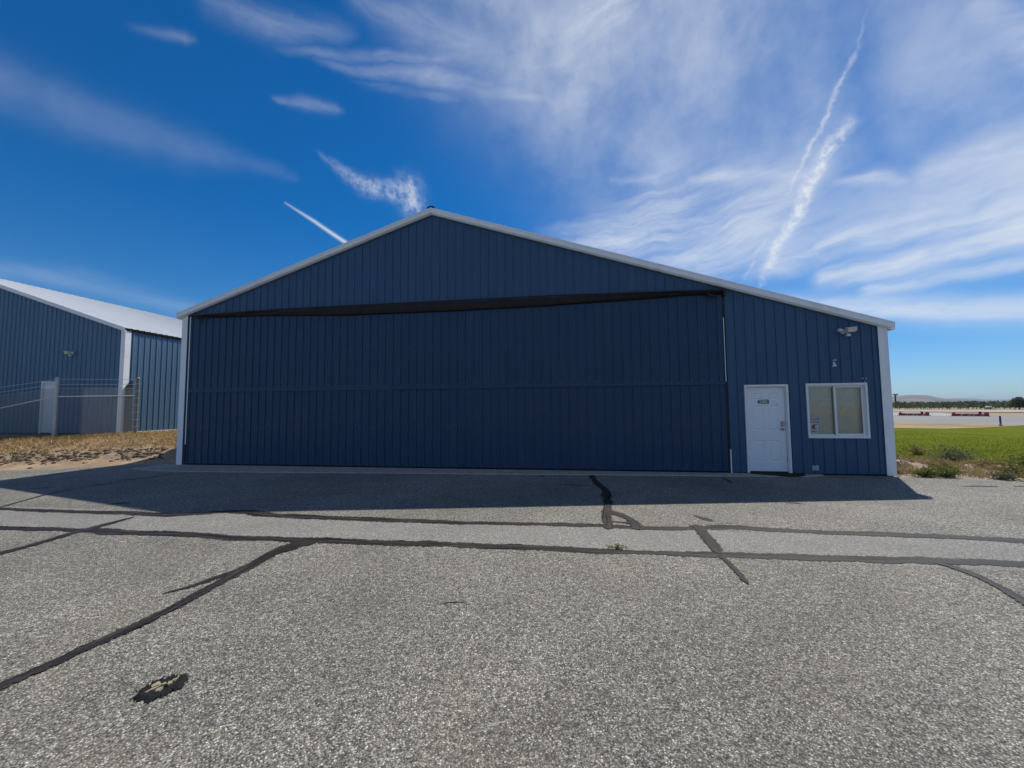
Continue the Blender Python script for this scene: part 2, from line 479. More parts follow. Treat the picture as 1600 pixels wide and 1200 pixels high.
g_, nt_, b_ = new_mat('window_glass', 0.02, 0.5)
for n in list(nt_.nodes):
    if n.type == 'BSDF_PRINCIPLED': nt_.nodes.remove(n)
tr_ = nt_.nodes.new('ShaderNodeBsdfTransparent'); gl_ = nt_.nodes.new('ShaderNodeBsdfGlossy')
tr_.inputs[0].default_value = (0.96, 0.98, 0.98, 1); gl_.inputs['Roughness'].default_value = 0.02
fr_ = nt_.nodes.new('ShaderNodeFresnel'); fr_.inputs[0].default_value = 1.52
mx_ = nt_.nodes.new('ShaderNodeMixShader')
nt_.links.new(fr_.outputs[0], mx_.inputs[0]); nt_.links.new(tr_.outputs[0], mx_.inputs[1]); nt_.links.new(gl_.outputs[0], mx_.inputs[2])
nt_.links.new(mx_.outputs[0], nt_.nodes['Material Output'].inputs[0])
M['glass'] = g_


def asphalt_material():
    m, nt, b = new_mat('chip_seal', 0.8, 0.25)
    P = world_pos(nt)
    v = nt.nodes.new('ShaderNodeTexVoronoi'); v.inputs['Scale'].default_value = 125.0; v.inputs['Randomness'].default_value = 1.0
    nt.links.new(P, v.inputs['Vector'])
    sepc = nt.nodes.new('ShaderNodeSeparateColor'); nt.links.new(v.outputs['Color'], sepc.inputs[0])
    v2 = nt.nodes.new('ShaderNodeTexVoronoi'); v2.inputs['Scale'].default_value = 36.0
    nt.links.new(P, v2.inputs['Vector'])
    sep2 = nt.nodes.new('ShaderNodeSeparateColor'); nt.links.new(v2.outputs['Color'], sep2.inputs[0])
    stone = ramp(nt, sepc.outputs[0], [(0.0, (0.060, 0.058, 0.056)), (0.28, (0.140, 0.136, 0.129)), (0.55, (0.265, 0.256, 0.238)),
                                       (0.80, (0.365, 0.352, 0.322)), (0.93, (0.52, 0.505, 0.455)), (1.0, (0.78, 0.76, 0.69))])
    warm = mixc(nt, X(nt, sepc.outputs[1]).smooth(0.90, 0.95) * 0.55, stone, (0.33, 0.26, 0.17))
    clump = X(nt, sep2.outputs[0])._m('MULTIPLY_ADD', 0.30, 0.85)
    c = vmath(nt, 'SCALE', warm, scale=clump)
    # tar showing between stones
    gap = X(nt, v.outputs['Distance']).smooth(0.30, 0.72)
    c = mixc(nt, gap * 0.55, c, (0.035, 0.034, 0.033))
    # broad wear: weathered pale areas, darker oily ones
    big = X(nt, noise_node(nt, P, 0.33, 6, 0.62).outputs['Fac'])
    mid = X(nt, noise_node(nt, P, 2.1, 5, 0.6).outputs['Fac'])
    g3 = X(nt, noise_node(nt, P, 22.0, 3, 0.7).outputs['Fac']).smooth(0.30, 0.70, 0.74, 1.26)
    tone = g3 * big.smooth(0.25, 0.75, 0.78, 1.18) * mid.smooth(0.2, 0.8, 0.90, 1.10)
    # the narrow trench between the two long sealed joints was re-laid with finer, paler chips
    sp = nt.nodes.new('ShaderNodeSeparateXYZ'); nt.links.new(P, sp.inputs[0])
    yy = X(nt, sp.outputs[1])
    band = yy.smooth(-5.55, -5.50) * yy.smooth(-4.62, -4.57, 1.0, 0.0)
    tone = tone * band.mad(0.07, 1.0)
    c = mixc(nt, 1.0, vmath(nt, 'SCALE', c, scale=tone), (0.965, 0.935, 0.865), 'MULTIPLY')
    fine = mixc(nt, band * 0.35, c, (0.27, 0.268, 0.255))
    # tan dust drifted over the edge by the bank
    xx = X(nt, sp.outputs[0])
    s = (xx * -0.494 + yy * 0.869)._m('ADD', -0.868)      # metres past the pavement's left edge
    dn = X(nt, noise_node(nt, P, 1.3, 6, 0.65).outputs['Fac'])
    dust = (s + dn * 1.6).smooth(0.1, 1.25) * xx.smooth(0.0, 1.5, 1.0, 0.0)
    fine = mixc(nt, dust * 0.8, fine, (0.34, 0.26, 0.18))
    oil = X(nt, noise_node(nt, P, 0.55, 3, 0.5, 0.4).outputs['Fac']).smooth(0.60, 0.72) * mid.smooth(0.35, 0.65) * 0.30
    fine = mixc(nt, oil, fine, (0.085, 0.082, 0.078))
    warmth = X(nt, noise_node(nt, P, 0.8, 4, 0.6).outputs['Fac']).smooth(0.5, 0.72) * 0.16
    fine = mixc(nt, warmth, fine, (0.23, 0.185, 0.13))
    nt.links.new(fine, b.inputs['Base Color'])
    h = X(nt, v.outputs['Distance']).inv() + X(nt, sepc.outputs[2]) * 0.35
    bump(nt, b, h, 0.4, 0.005)
    return m


def sealant_material():
    m, nt, b = new_mat('crack_sealant', 0.55, 0.18)
    P = world_pos(nt)
    uvn = nt.nodes.new('ShaderNodeUVMap'); uvn.uv_map = 'uv'
    sp = nt.nodes.new('ShaderNodeSeparateXYZ'); nt.links.new(uvn.outputs[0], sp.inputs[0])
    across = X(nt, sp.outputs[1])._m('ABSOLUTE')
    st = X(nt, noise_node(nt, mapping(nt, uvn.outputs[0], (1.3, 4.5, 1)), 1.0, 6, 0.72).outputs['Fac'])
    g = X(nt, noise_node(nt, P, 38.0, 4, 0.7).outputs['Fac'])
    stc = st.smooth(0.34, 0.66, 0.30, 0.68)
    core = across.smooth(0.03, 0.10, 0.16, 0.0) * X(nt, noise_node(nt, P, 1.1, 3, 0.5).outputs['Fac']).smooth(0.45, 0.6)
    c = ramp(nt, (stc * 0.72 + g * 0.28 - core).s, [(0.36, (0.008, 0.007, 0.0065)), (0.46, (0.021, 0.018, 0.0165)), (0.54, (0.036, 0.030, 0.027)), (0.66, (0.088, 0.075, 0.066))])
    nt.links.new(c, b.inputs['Base Color'])
    nt.links.new(st.smooth(0.35, 0.65, 0.38, 0.75).s, b.inputs['Roughness'])
    bump(nt, b, st + g * 0.5, 0.3, 0.006)
    edge = X(nt, noise_node(nt, P, 26.0, 5, 0.7).outputs['Fac'])
    patch = X(nt, noise_node(nt, P, 3.2, 4, 0.6).outputs['Fac'])
    worn = (across * 0.50 + edge * 0.80 + patch * 0.55).smooth(1.02, 1.10)
    tr = nt.nodes.new('ShaderNodeBsdfTransparent'); mx = nt.nodes.new('ShaderNodeMixShader')
    nt.links.new(worn.s, mx.inputs[0]); nt.links.new(b.outputs[0], mx.inputs[1]); nt.links.new(tr.outputs[0], mx.inputs[2])
    nt.links.new(mx.outputs[0], nt.nodes['Material Output'].inputs[0])
    return m


def soil_material(name, stops, scale=1.2, dry=None, grit=True):
    m, nt, b = new_mat(name, 0.95, 0.1)
    P = world_pos(nt)
    a = X(nt, noise_node(nt, P, scale, 7, 0.68, 0.3).outputs['Fac'])
    f = X(nt, noise_node(nt, P, scale * 14, 5, 0.7).outputs['Fac'])
    c = ramp(nt, (a * 0.62 + f * 0.38).s, stops)
    if dry:
        d = X(nt, noise_node(nt, P, scale * 0.35, 5, 0.65).outputs['Fac']).smooth(0.46, 0.62)
        c = mixc(nt, d * 0.8, c, dry)
    if grit:
        v = nt.nodes.new('ShaderNodeTexVoronoi'); v.inputs['Scale'].default_value = 21.0
        nt.links.new(P, v.inputs['Vector'])
        peb = X(nt, v.outputs['Distance']).smooth(0.10, 0.22, 1.0, 0.0) * 0.5
        c = mixc(nt, peb, c, tuple(min(1, x * 1.25) for x in stops[-1][1]))
    nt.links.new(c, b.inputs['Base Color'])
    bump(nt, b, a + f * 0.6, 0.6, 0.05)
    return m


def blade_material(name, cols, rough=0.7, trans=0.25):
    m, nt, b = new_mat(name, rough, 0.15)
    gi = nt.nodes.new('ShaderNodeNewGeometry')
    P = gi.outputs['Position']
    n = X(nt, noise_node(nt, P, 0.9, 4, 0.6).outputs['Fac'])
    f = X(nt, gi.outputs['Random Per Island']) * 0.55 + n.smooth(0.3, 0.7) * 0.45
    k = len(cols)
    c = ramp(nt, f.s, [(i / (k - 1), q) for i, q in enumerate(cols)])
    nt.links.new(c, b.inputs['Base Color'])
    t = nt.nodes.new('ShaderNodeBsdfTranslucent'); nt.links.new(c, t.inputs[0])
    mx = nt.nodes.new('ShaderNodeMixShader'); mx.inputs[0].default_value = trans
    nt.links.new(b.outputs[0], mx.inputs[1]); nt.links.new(t.outputs[0], mx.inputs[2])
    nt.links.new(mx.outputs[0], nt.nodes['Material Output'].inputs[0])
    return m


M['asphalt'] = asphalt_material()
M['sealant'] = sealant_material()
M['soil'] = soil_material('sandy_soil', [(0.30, (0.17, 0.115, 0.07)), (0.48, (0.30, 0.215, 0.14)), (0.62, (0.42, 0.32, 0.22))])
M['verge_soil'] = soil_material('verge_soil', [(0.30, (0.16, 0.12, 0.085)), (0.48, (0.31, 0.245, 0.185)), (0.62, (0.44, 0.37, 0.29))], 1.6)
M['far_ground'] = soil_material('far_ground', [(0.30, (0.22, 0.17, 0.10)), (0.5, (0.32, 0.25, 0.155)), (0.65, (0.40, 0.32, 0.21))], 0.08, grit=False)
M['straw_ground'] = soil_material('straw_ground', [(0.30, (0.25, 0.18, 0.09)), (0.5, (0.36, 0.27, 0.145)), (0.65, (0.44, 0.34, 0.20))], 0.25, dry=(0.17, 0.16, 0.06), grit=False)
M['clod'] = soil_material('clod', [(0.30, (0.085, 0.060, 0.042)), (0.5, (0.15, 0.108, 0.072)), (0.65, (0.23, 0.17, 0.115))], 4.0, grit=False)
M['straw'] = blade_material('straw', [(0.24, 0.145, 0.055), (0.42, 0.275, 0.11), (0.54, 0.38, 0.18), (0.26, 0.22, 0.08)])
M['olive_straw'] = blade_material('olive_straw', [(0.10, 0.095, 0.03), (0.24, 0.19, 0.07), (0.34, 0.25, 0.10)])
M['lawn_blade'] = blade_material('lawn_blade', [(0.085, 0.112, 0.016), (0.13, 0.155, 0.024), (0.175, 0.19, 0.036)], 0.95, 0.25)
M['weed_green'] = blade_material('weed_green', [(0.10, 0.15, 0.03), (0.16, 0.20, 0.045), (0.24, 0.25, 0.07)])
M['weed_sage'] = blade_material('weed_sage', [(0.10, 0.12, 0.06), (0.16, 0.175, 0.10), (0.25, 0.25, 0.15)])
M['weed_yellow'] = blade_material('weed_yellow', [(0.17, 0.175, 0.045), (0.29, 0.26, 0.075), (0.42, 0.35, 0.12)])
M['weed_dry'] = blade_material('weed_dry', [(0.22, 0.15, 0.07), (0.38, 0.27, 0.13), (0.50, 0.38, 0.21)])
M['orchard_leaf'] = blade_material('orchard_leaf', [(0.025, 0.058, 0.016), (0.045, 0.09, 0.024), (0.075, 0.125, 0.036)])


def lawn_material():
    m, nt, b = new_mat('mown_lawn', 1.0, 0.0)
    P = world_pos(nt)
    a = X(nt, noise_node(nt, mapping(nt, P, (0.25, 0.9, 1), (0, 0, 0.7)), 1.0, 6, 0.65).outputs['Fac'])
    f = X(nt, noise_node(nt, P, 11.0, 5, 0.7).outputs['Fac'])
    c = ramp(nt, (a * 0.6 + f * 0.4).s, [(0.30, (0.082, 0.108, 0.013)), (0.5, (0.126, 0.153, 0.019)), (0.66, (0.18, 0.19, 0.032))])
    nt.links.new(c, b.inputs['Base Color'])
    bump(nt, b, f, 0.7, 0.06)
    return m


def paving_material(name, base):
    m, nt, b = new_mat(name, 0.85, 0.2)
    P = world_pos(nt)
    a = X(nt, noise_node(nt, mapping(nt, P, (0.05, 0.35, 1), (0, 0, -0.9)), 1.0, 6, 0.65).outputs['Fac'])
    f = X(nt, noise_node(nt, P, 3.0, 4, 0.7).outputs['Fac'])
    c = ramp(nt, (a * 0.7 + f * 0.3).s, [(0.3, tuple(x * 0.78 for x in base)), (0.5, base), (0.66, tuple(x * 1.18 for x in base))])
    nt.links.new(c, b.inputs['Base Color'])
    return m


M['lawn'] = lawn_material()
M['taxi'] = paving_material('taxi_paving', (0.235, 0.228, 0.215))
M['runway'] = paving_material('runway_paving', (0.34, 0.325, 0.295))


def hill_material():
    m, nt, b = new_mat('dry_hills', 0.95, 0.05)
    P = world_pos(nt)
    a = X(nt, noise_node(nt, P, 0.0022, 7, 0.65, 0.5).outputs['Fac'])
    c = ramp(nt, a.s, [(0.36, (0.055, 0.055, 0.052)), (0.5, (0.14, 0.115, 0.085)), (0.62, (0.23, 0.185, 0.13))])
    nt.links.new(c, b.inputs['Base Color'])
    return m


M['hill'] = hill_material()

# ------------------------------------------------------------------ setting: ground, paving, grass, hills
def sheet(name, poly, z, mat, parent=None, kind='structure', label=None, jitter=0.0, step=0.35, seed=1):
    """flat polygon sheet, edges subdivided and roughened"""
    rnd = random.Random(seed)
    pts = []
    for (a, b) in zip(poly, poly[1:] + poly[:1]):
        l = math.hypot(b[0] - a[0], b[1] - a[1])
        n = max(1, min(220, int(l / step))) if jitter else 1
        for i in range(n):
            t = i / n
            x, y = a[0] + (b[0] - a[0]) * t, a[1] + (b[1] - a[1]) * t
            if jitter:
                k = mnoise.noise((x * 0.8 + seed * 9.1, y * 0.8, 0.0)) + 0.6 * mnoise.noise((x * 3.1, y * 3.1, seed * 3.0)) + 0.5 * (rnd.random() - 0.5)
                nx, ny = -(b[1] - a[1]) / l, (b[0] - a[0]) / l
                x += nx * k * jitter; y += ny * k * jitter
            pts.append((x, y))
    bm = bmesh.new()
    f = bm.faces.new([bm.verts.new((x, y, z)) for x, y in pts])
    if f.normal.z < 0 or True:
        f.normal_update()
        if f.normal.z < 0: f.normal_flip()
    bmesh.ops.triangulate(bm, faces=[f])
    me = bpy.data.meshes.new(name); bm.to_mesh(me); bm.free()
    me.materials.append(mat)
    o = bpy.data.objects.new(name, me); COL.objects.link(o)
    if parent: o.parent = parent
    return tag(o, label, None, None, kind)


# dry plain to the horizon
mb = MB()
N = 96
mb.v.append((0, 0, -0.06))
R0 = 12000
for i in range(N):
    t = 2 * math.pi * i / N
    mb.v.append((R0 * math.cos(t), R0 * math.sin(t), -0.06))
for i in range(N): mb.f.append((0, 1 + i, 1 + (i + 1) % N))
tag(mb.build('ground', M['far_ground']), kind='structure', label='dry tan plain stretching to the horizon')

tarmac = sheet('tarmac', [(-60, -32.9), (-4.15, -1.36), (-0.62, 0.64), (0.3, 0.9), (18.9, 0.9), (18.78, -0.06), (19.8, -0.28), (20.9, -0.50),
                          (23.5, -0.95), (60, -7.0), (60, -60), (-60, -60)], 0.0, M['asphalt'], jitter=0.05, step=0.12, seed=3,
               label='grey chip seal apron in front of the blue hangar')


def strip(name, pts, seed=0, z=0.004, step=0.06, label=None, rag=0.16, tapered=True):
    """ragged ribbon of sealant: pts = (x, y, width)"""
    rnd = random.Random(seed)
    pts = [(x, y, w * 0.9) for x, y, w in pts]
    P = []
    for (a, b) in zip(pts[:-1], pts[1:]):
        l = math.hypot(b[0] - a[0], b[1] - a[1]); n = max(1, int(l / step))
        for i in range(n):
            t = i / n
            P.append(tuple(a[k] + (b[k] - a[k]) * t for k in range(3)))
    P.append(tuple(pts[-1]))
    # smooth the centre line a little
    for _ in range(3):
        P = [P[0]] + [tuple((P[i - 1][k] + 2 * P[i][k] + P[i + 1][k]) / 4 for k in range(3)) for i in range(1, len(P) - 1)] + [P[-1]]
    mb = MB(); mb.uv = []
    dist = 0.0
    for i, (x, y, w) in enumerate(P):
        a, b = P[max(0, i - 1)], P[min(len(P) - 1, i + 1)]
        tx, ty = b[0] - a[0], b[1] - a[1]; l = math.hypot(tx, ty) or 1; nx, ny = -ty / l, tx / l
        if i: dist += math.hypot(x - P[i - 1][0], y - P[i - 1][1])
        c = 0.18 * w * mnoise.noise((dist * 0.9, seed * 3.3, 0))
        tp = min(1.0, 0.25 + 3.0 * min(i, len(P) - 1 - i) * step / max(w, 0.02)) if tapered else 1.0
        wl = tp * w * 0.5 * (1.05 + rag * 2.2 * mnoise.noise((dist * 2.6, seed * 7.7, 1)) + rag * (rnd.random() - 0.5) * 1.4)
        wr = tp * w * 0.5 * (1.05 + rag * 2.2 * mnoise.noise((dist * 2.6, seed * 7.7, 9)) + rag * (rnd.random() - 0.5) * 1.4)
        for s, ww in ((1, wl), (0, 0), (-1, wr)):
            mb.v.append((x + nx * (s * ww + c), y + ny * (s * ww + c), z + (0.003 if s == 0 else 0)))
            mb.uv.append((dist, s * 1.0))
        if i:
            n = 3 * i
            for k in (0, 1): mb.f.append((n + k, n - 3 + k, n - 2 + k, n + 1 + k))
    return mb.build(name, M['sealant'], tarmac, fix=False, **({'label': label} if label else {}))


UPPER = [(-9, -4.9, .22), (-2.5, -4.8, .20), (1.17, -4.74, .19), (2.04, -4.77, .19), (3.36, -4.78, .20), (4.56, -4.76, .25), (5.19, -4.80, .28), (5.56, -4.72, .24),
         (6.04, -4.51, .22), (6.35, -4.48, .24), (6.62, -4.52, .29), (7.03, -4.62, .27), (7.79, -4.64, .25), (8.8, -4.62, .24), (9.77, -4.63, .22), (10.69, -4.59, .19),
         (12.01, -4.55, .21), (12.42, -4.59, .18), (13.09, -4.53, .18), (13.53, -4.43, .25), (13.78, -4.40, .25), (14.07, -4.44, .21), (14.81, -4.49, .20),
         (15.52, -4.50, .21), (16.2, -4.52, .22), (16.82, -4.56, .22), (17.18, -4.58, .23), (22, -4.7, .22), (30, -4.8, .22)]
LOWER = [(-8, -5.7, .22), (0, -5.68, .22), (2.95, -5.65, .22), (3.65, -5.65, .21), (4.63, -5.59, .18), (5.11, -5.56, .25), (5.85, -5.58, .24), (6.64, -5.59, .23), (7.56, -5.58, .22),
         (8.42, -5.55, .23), (9.26, -5.54, .25), (10.05, -5.51, .24), (10.82, -5.50, .22), (11.56, -5.49, .20), (11.92, -5.49, .18), (12.26, -5.48, .16),
         (12.95, -5.46, .19), (13.61, -5.43, .22), (14.25, -5.41, .23), (14.87, -5.38, .23), (15.47, -5.36, .22), (16.05, -5.34, .23), (16.39, -5.33, .23), (24, -5.2, .22)]
strip('crack_seal', UPPER, 1, label='long dark sealed joint nearest the hangar')
strip('crack_seal', LOWER, 2, label='long dark sealed joint in the foreground')
strip('crack_seal', [(8.42, -5.58, .34), (8.24, -5.77, .30), (8.17, -5.99, .25), (8.2, -6.29, .18), (8.23, -6.72, .15), (8.25, -7.05, .15), (8.26, -7.32, .15), (8.25, -7.54, .14),
                     (8.2, -7.7, .12), (8.2, -7.87, .12), (8.17, -8.01, .12), (8.14, -8.13, .13), (8.13, -8.25, .13), (8.1, -9.2, .13)], 3, 0.008,
      label='dark sealed crack running towards the viewer on the left')
strip('crack_seal', [(5.06, -6.6, .16), (5.05, -6.43, .16), (5.05, -6.16, .16), (4.98, -5.82, .17), (4.94, -5.44, .18), (4.91, -4.93, .07)], 4, 0.008)
strip('crack_seal', [(1.9, -4.7, .10), (1.34, -3.73, .07), (1.27, -3.44, .06), (1.23, -2.25, .06), (1.71, -1.16, .06)], 5)
strip('crack_seal', [(12.03, -0.55, .18), (12.02, -1.0, .17), (12.06, -1.31, .16), (12.17, -2.34, .22), (12.14, -3.2, .18), (12.07, -3.75, .20), (12.03, -4.2, .18), (12.0, -4.7, .20)], 6, 0.008, rag=0.25)
strip('crack_seal', [(12.08, -3.78, .20), (12.22, -3.92, .22), (12.34, -4.11, .20), (12.38, -4.40, .20), (12.40, -4.68, .22)], 7, 0.008, rag=0.2)
strip('crack_seal', [(13.20, -4.36, .20), (13.17, -4.88, .19), (13.14, -5.22, .17), (13.12, -5.44, .10)], 8, 0.008, rag=0.22)
strip('crack_seal', [(13.12, -5.44, .10), (13.12, -5.68, .08), (13.11, -5.95, .085), (13.10, -6.17, .07)], 9, 0.008)
strip('crack_seal', [(15.16, -5.38, .08), (15.25, -5.47, .10), (15.28, -5.57, .11), (15.29, -5.75, .12), (15.25, -5.95, .13), (15.17, -6.22, .14), (15.05, -6.7, .15)], 10, 0.008)
strip('crack_seal', [(11.20, -1.73, .05), (11.55, -1.77, .06), (11.95, -1.82, .04)], 11)
strip('crack_seal', [(7.92, -7.02, .07), (8.02, -6.82, .13), (8.10, -6.62, .12), (8.19, -6.42, .10)], 12, rag=0.5)
strip('crack_seal', [(11.98, -4.30, .10), (12.2, -4.36, .10), (12.42, -4.45, .10)], 13, 0.009, rag=0.4)
for i, pl in enumerate(([(0.32, -3.36, .16), (0.53, -3.2, .08)], [(3.55, -4.31, .10), (3.7, -4.2, .18), (3.85, -4.2, .06)], [(15.06, -2.86, .06), (15.17, -2.9, .20), (15.30, -2.96, .05)],
                        [(10.40, -6.88, .012), (10.5, -6.83, .02), (10.62, -6.82, .012)], [(13.31, -3.90, .05), (13.40, -4.02, .20), (13.50, -4.16, .07)],
                        [(10.62, -0.66, .05), (10.72, -0.80, .05)], [(10.84, -0.66, .05), (10.91, -0.89, .06)], [(14.91, -0.56, .05), (14.92, -0.9, .09), (14.90, -1.25, .04)],
                        [(19.2, -1.10, .06), (19.5, -1.08, .22), (19.85, -1.04, .08)], [(20.15, -1.01, .05), (20.4, -1.0, .12), (20.7, -1.0, .05)],
                        [(11.25, -0.62, .04), (11.42, -0.75, .05)], [(16.0, -5.75, .04), (16.25, -5.78, .12), (16.5, -5.8, .04)])):
    strip('tar_mark', pl, 40 + i, 0.004, 0.03, rag=0.35)

# pothole patch: black tar with broken tan chips left in it
bm_pts = []
for i in range(110):
    t = 2 * math.pi * i / 110
    r = 0.98 + 0.34 * mnoise.noise((math.cos(t) * 2, math.sin(t) * 2, 4)) + 0.16 * mnoise.noise((math.cos(t) * 9, math.sin(t) * 9, 1)) + 0.05 * (random.random() - 0.5)
    bm_pts.append((0.118 * math.cos(t) * r, 0.105 * math.sin(t) * r))
mb = MB()
ca, sa = math.cos(1.05), math.sin(1.05)
tr2 = lambda x, y: (9.115 + x * ca - y * sa, -8.015 + x * sa + y * ca)
n0 = len(mb.v); mb.v.append((*tr2(0, 0), 0.003))
for k, zz in ((1.0, 0.0045), (0.80, 0.013)):
    for x, y in bm_pts: mb.v.append((*tr2(x * k, y * k), zz))
for i in range(110):
    j = (i + 1) % 110
    mb.f.append((1 + i, 1 + j, 111 + j, 111 + i)); mb.f.append((111 + i, 111 + j, 0))
patch = mb.build('pothole_patch', M['rubber'], tarmac, fix=True, label='black tar patch with broken tan pieces in it')
rnd = random.Random(5)
for (cx, cy, lx, ly, a) in ((-0.022, 0.018, 0.024, 0.017, 0.3), (-0.045, 0.000, 0.032, 0.008, 0.1), (-0.015, -0.014, 0.027, 0.010, 0.5), (0.012, 0.002, 0.018, 0.009, -0.2),
                            (0.032, -0.004, 0.020, 0.011, 0.25), (0.056, 0.001, 0.017, 0.008, 0.5), (-0.005, 0.006, 0.010, 0.006, 0.8), (0.078, 0.010, 0.011, 0.003, 0.9)):
    mb = MB(); top = []; low = []
    for i in range(9):
        t = 2 * math.pi * i / 9; r = 0.55 + 0.6 * rnd.random()
        x, y = lx * math.cos(t) * r, ly * 1.35 * math.sin(t) * r
        x, y = cx + x * math.cos(a) - y * math.sin(a), cy * 1.9 + x * math.sin(a) + y * math.cos(a)
        x += 0.004 * (rnd.random() - 0.5); y += 0.006 * (rnd.random() - 0.5)
        X0, Y0 = tr2(x, y); top.append((X0, Y0, 0.019)); low.append((X0, Y0, 0.004))
    mb.v = top + low; mb.f = [tuple(range(9))] + [(i, 9 + i, 9 + (i + 1) % 9, (i + 1) % 9) for i in range(9)]
    mb.build('broken_chip', plain('tan_chip', (0.30, 0.255, 0.165), 0.9, 0.1, 0.25, 60) if 'tan_chip' not in bpy.data.materials else bpy.data.materials['tan_chip'], patch)

grit = MB(); rnd = random.Random(12)
for _ in range(70):
    a = rnd.random() * 6.28; q = 0.70 + 0.36 * rnd.random()
    X0, Y0 = tr2(0.125 * q * math.cos(a), 0.11 * q * math.sin(a)); r_ = rnd.uniform(.002, .005)
    grit.tube((X0, Y0, 0.002), (X0 + rnd.uniform(-.002, .002), Y0, 0.006 + r_), r_, r_ * .5, 5)
grit.build('tar_grit', M['rubber'], patch, fix=False, kind='stuff')

# concrete apron lip under the big door
slab_pts = [(-0.55, -0.80), (0.16, -0.97), (1.32, -1.08), (5.23, -0.86), (10.12, -0.64), (13.15, -0.47), (15.45, -0.39), (16.9, -0.30), (17.3, -0.12), (17.3, 0.05), (-0.5, 0.05)]
slab_dense = []
for a, b in zip(slab_pts, slab_pts[1:] + slab_pts[:1]):
    n = max(1, int(math.hypot(b[0] - a[0], b[1] - a[1]) / 0.25))
    for i in range(n):
        t = i / n; x, y = a[0] + (b[0] - a[0]) * t, a[1] + (b[1] - a[1]) * t
        if y < -0.1: y += 0.03 * mnoise.noise((x * 2.0, 3.0, 0)) + 0.012 * (random.random() - 0.5)
        slab_dense.append((x, y))
bm = bmesh.new()
f = bm.faces.new([bm.verts.new((x, y, 0.022)) for x, y in slab_dense]); f.normal_update()
if f.normal.z < 0: f.normal_flip()
ex = bmesh.ops.extrude_face_region(bm, geom=[f])
for v in ex['geom']:
    if isinstance(v, bmesh.types.BMVert): v.co.z = 0.022; 
for v in bm.verts:
    pass
bm.free()
bm = bmesh.new()
top = [bm.verts.new((x, y, 0.022)) for x, y in slab_dense]; low = [bm.verts.new((x, y - (0.03 if y < -0.1 else 0), -0.03)) for x, y in slab_dense]
f = bm.faces.new(top)
for i in range(len(top)):
    j = (i + 1) % len(top); bm.faces.new((top[i], low[i], low[j], top[j]))
bmesh.ops.triangulate(bm, faces=[f]); bmesh.ops.recalc_face_normals(bm, faces=bm.faces)
me = bpy.data.meshes.new('concrete_apron'); bm.to_mesh(me); bm.free(); me.materials.append(M['concrete'])
o = bpy.data.objects.new('concrete_apron', me); COL.objects.link(o); tag(o, 'narrow grey concrete apron along the hangar front', kind='structure')


# ---- the raised dirt bank on the left
def bank_z(x, y):
    s = (x * -0.494 + y * 0.869) - 0.868            # metres past the pavement edge
    if x > -0.3: s -= (x + 0.3) * 0.8
    k = max(0.0, min(1.0, (s + 0.05) / 3.3)); k = k * k * (3 - 2 * k)
    topz = 0.70 + max(-0.35, min(0.0, (x + 4.6) * 0.030))
    lip = math.exp(-((s - 1.25) / 0.35) ** 2) * 0.09
    n = 0.05 * mnoise.noise((x * 0.9, y * 0.9, 2)) + 0.035 * mnoise.noise((x * 2.7, y * 2.7, 5)) + 0.018 * mnoise.noise((x * 7, y * 7, 8))
    amp = max(0.0, min(1.0, (s + 0.1) / 0.9))
    return -0.035 + 0.045 * max(0.0, min(1.0, (s + 0.25) / 0.4)) + topz * k + lip * amp + n * amp * (1.3 if s < 3.0 else 0.7)


mb = MB()
xs = [-26 + 0.16 * i for i in range(int(25.9 / 0.16) + 1)]
ys = [-14 + 0.16 * j for j in range(int(20.5 / 0.16) + 1)] + [7, 9, 12, 16, 22, 30]
idx = {}
for j, y in enumerate(ys):
    for i, x in enumerate(xs):
        s = (x * -0.494 + y * 0.869) - 0.868
        if s < -0.6: continue
        idx[i, j] = len(mb.v); mb.v.append((x, y, bank_z(x, y)))
for j in range(len(ys) - 1):
    for i in range(len(xs) - 1):
        q = [(i, j), (i + 1, j), (i + 1, j + 1), (i, j + 1)]
        if all(k in idx for k in q): mb.f.append(tuple(idx[k] for k in q))
bank = tag(mb.build('dirt_bank', M['soil'], fix=False, smooth=True), 'sandy dirt bank rising to the neighbouring hangar', kind='structure')


def blades(name, spots, mat, hmin, hmax, width, lean=0.5, parent=None, seed=1, label=None, kind='stuff', dirn=None):
    rnd = random.Random(seed); mb = MB()
    for (x, y, z, k) in spots:
        h = (hmin + (hmax - hmin) * rnd.random() ** 1.5) * k
        a = rnd.random() * 2 * math.pi; b = rnd.random() * 2 * math.pi
        l = h * lean * rnd.random()
        w = width * (0.6 + 0.8 * rnd.random())
        dx, dy = math.cos(a) * w, math.sin(a) * w
        ex, ey = math.cos(b) * l, math.sin(b) * l
        n = len(mb.v)
        mb.v += [(x - dx, y - dy, z - 0.01), (x + dx, y + dy, z - 0.01), (x + ex * 0.45 + dx * 0.7, y + ey * 0.45 + dy * 0.7, z + h * 0.6),
                 (x + ex * 0.45 - dx * 0.7, y + ey * 0.45 - dy * 0.7, z + h * 0.6), (x + ex, y + ey, z + h * (1 - 0.35 * lean * rnd.random()))]
        mb.f += [(n, n + 1, n + 2, n + 3), (n + 3, n + 2, n + 4)]
    return tag(mb.build(name, mat, parent, fix=False), label, None, None, kind)


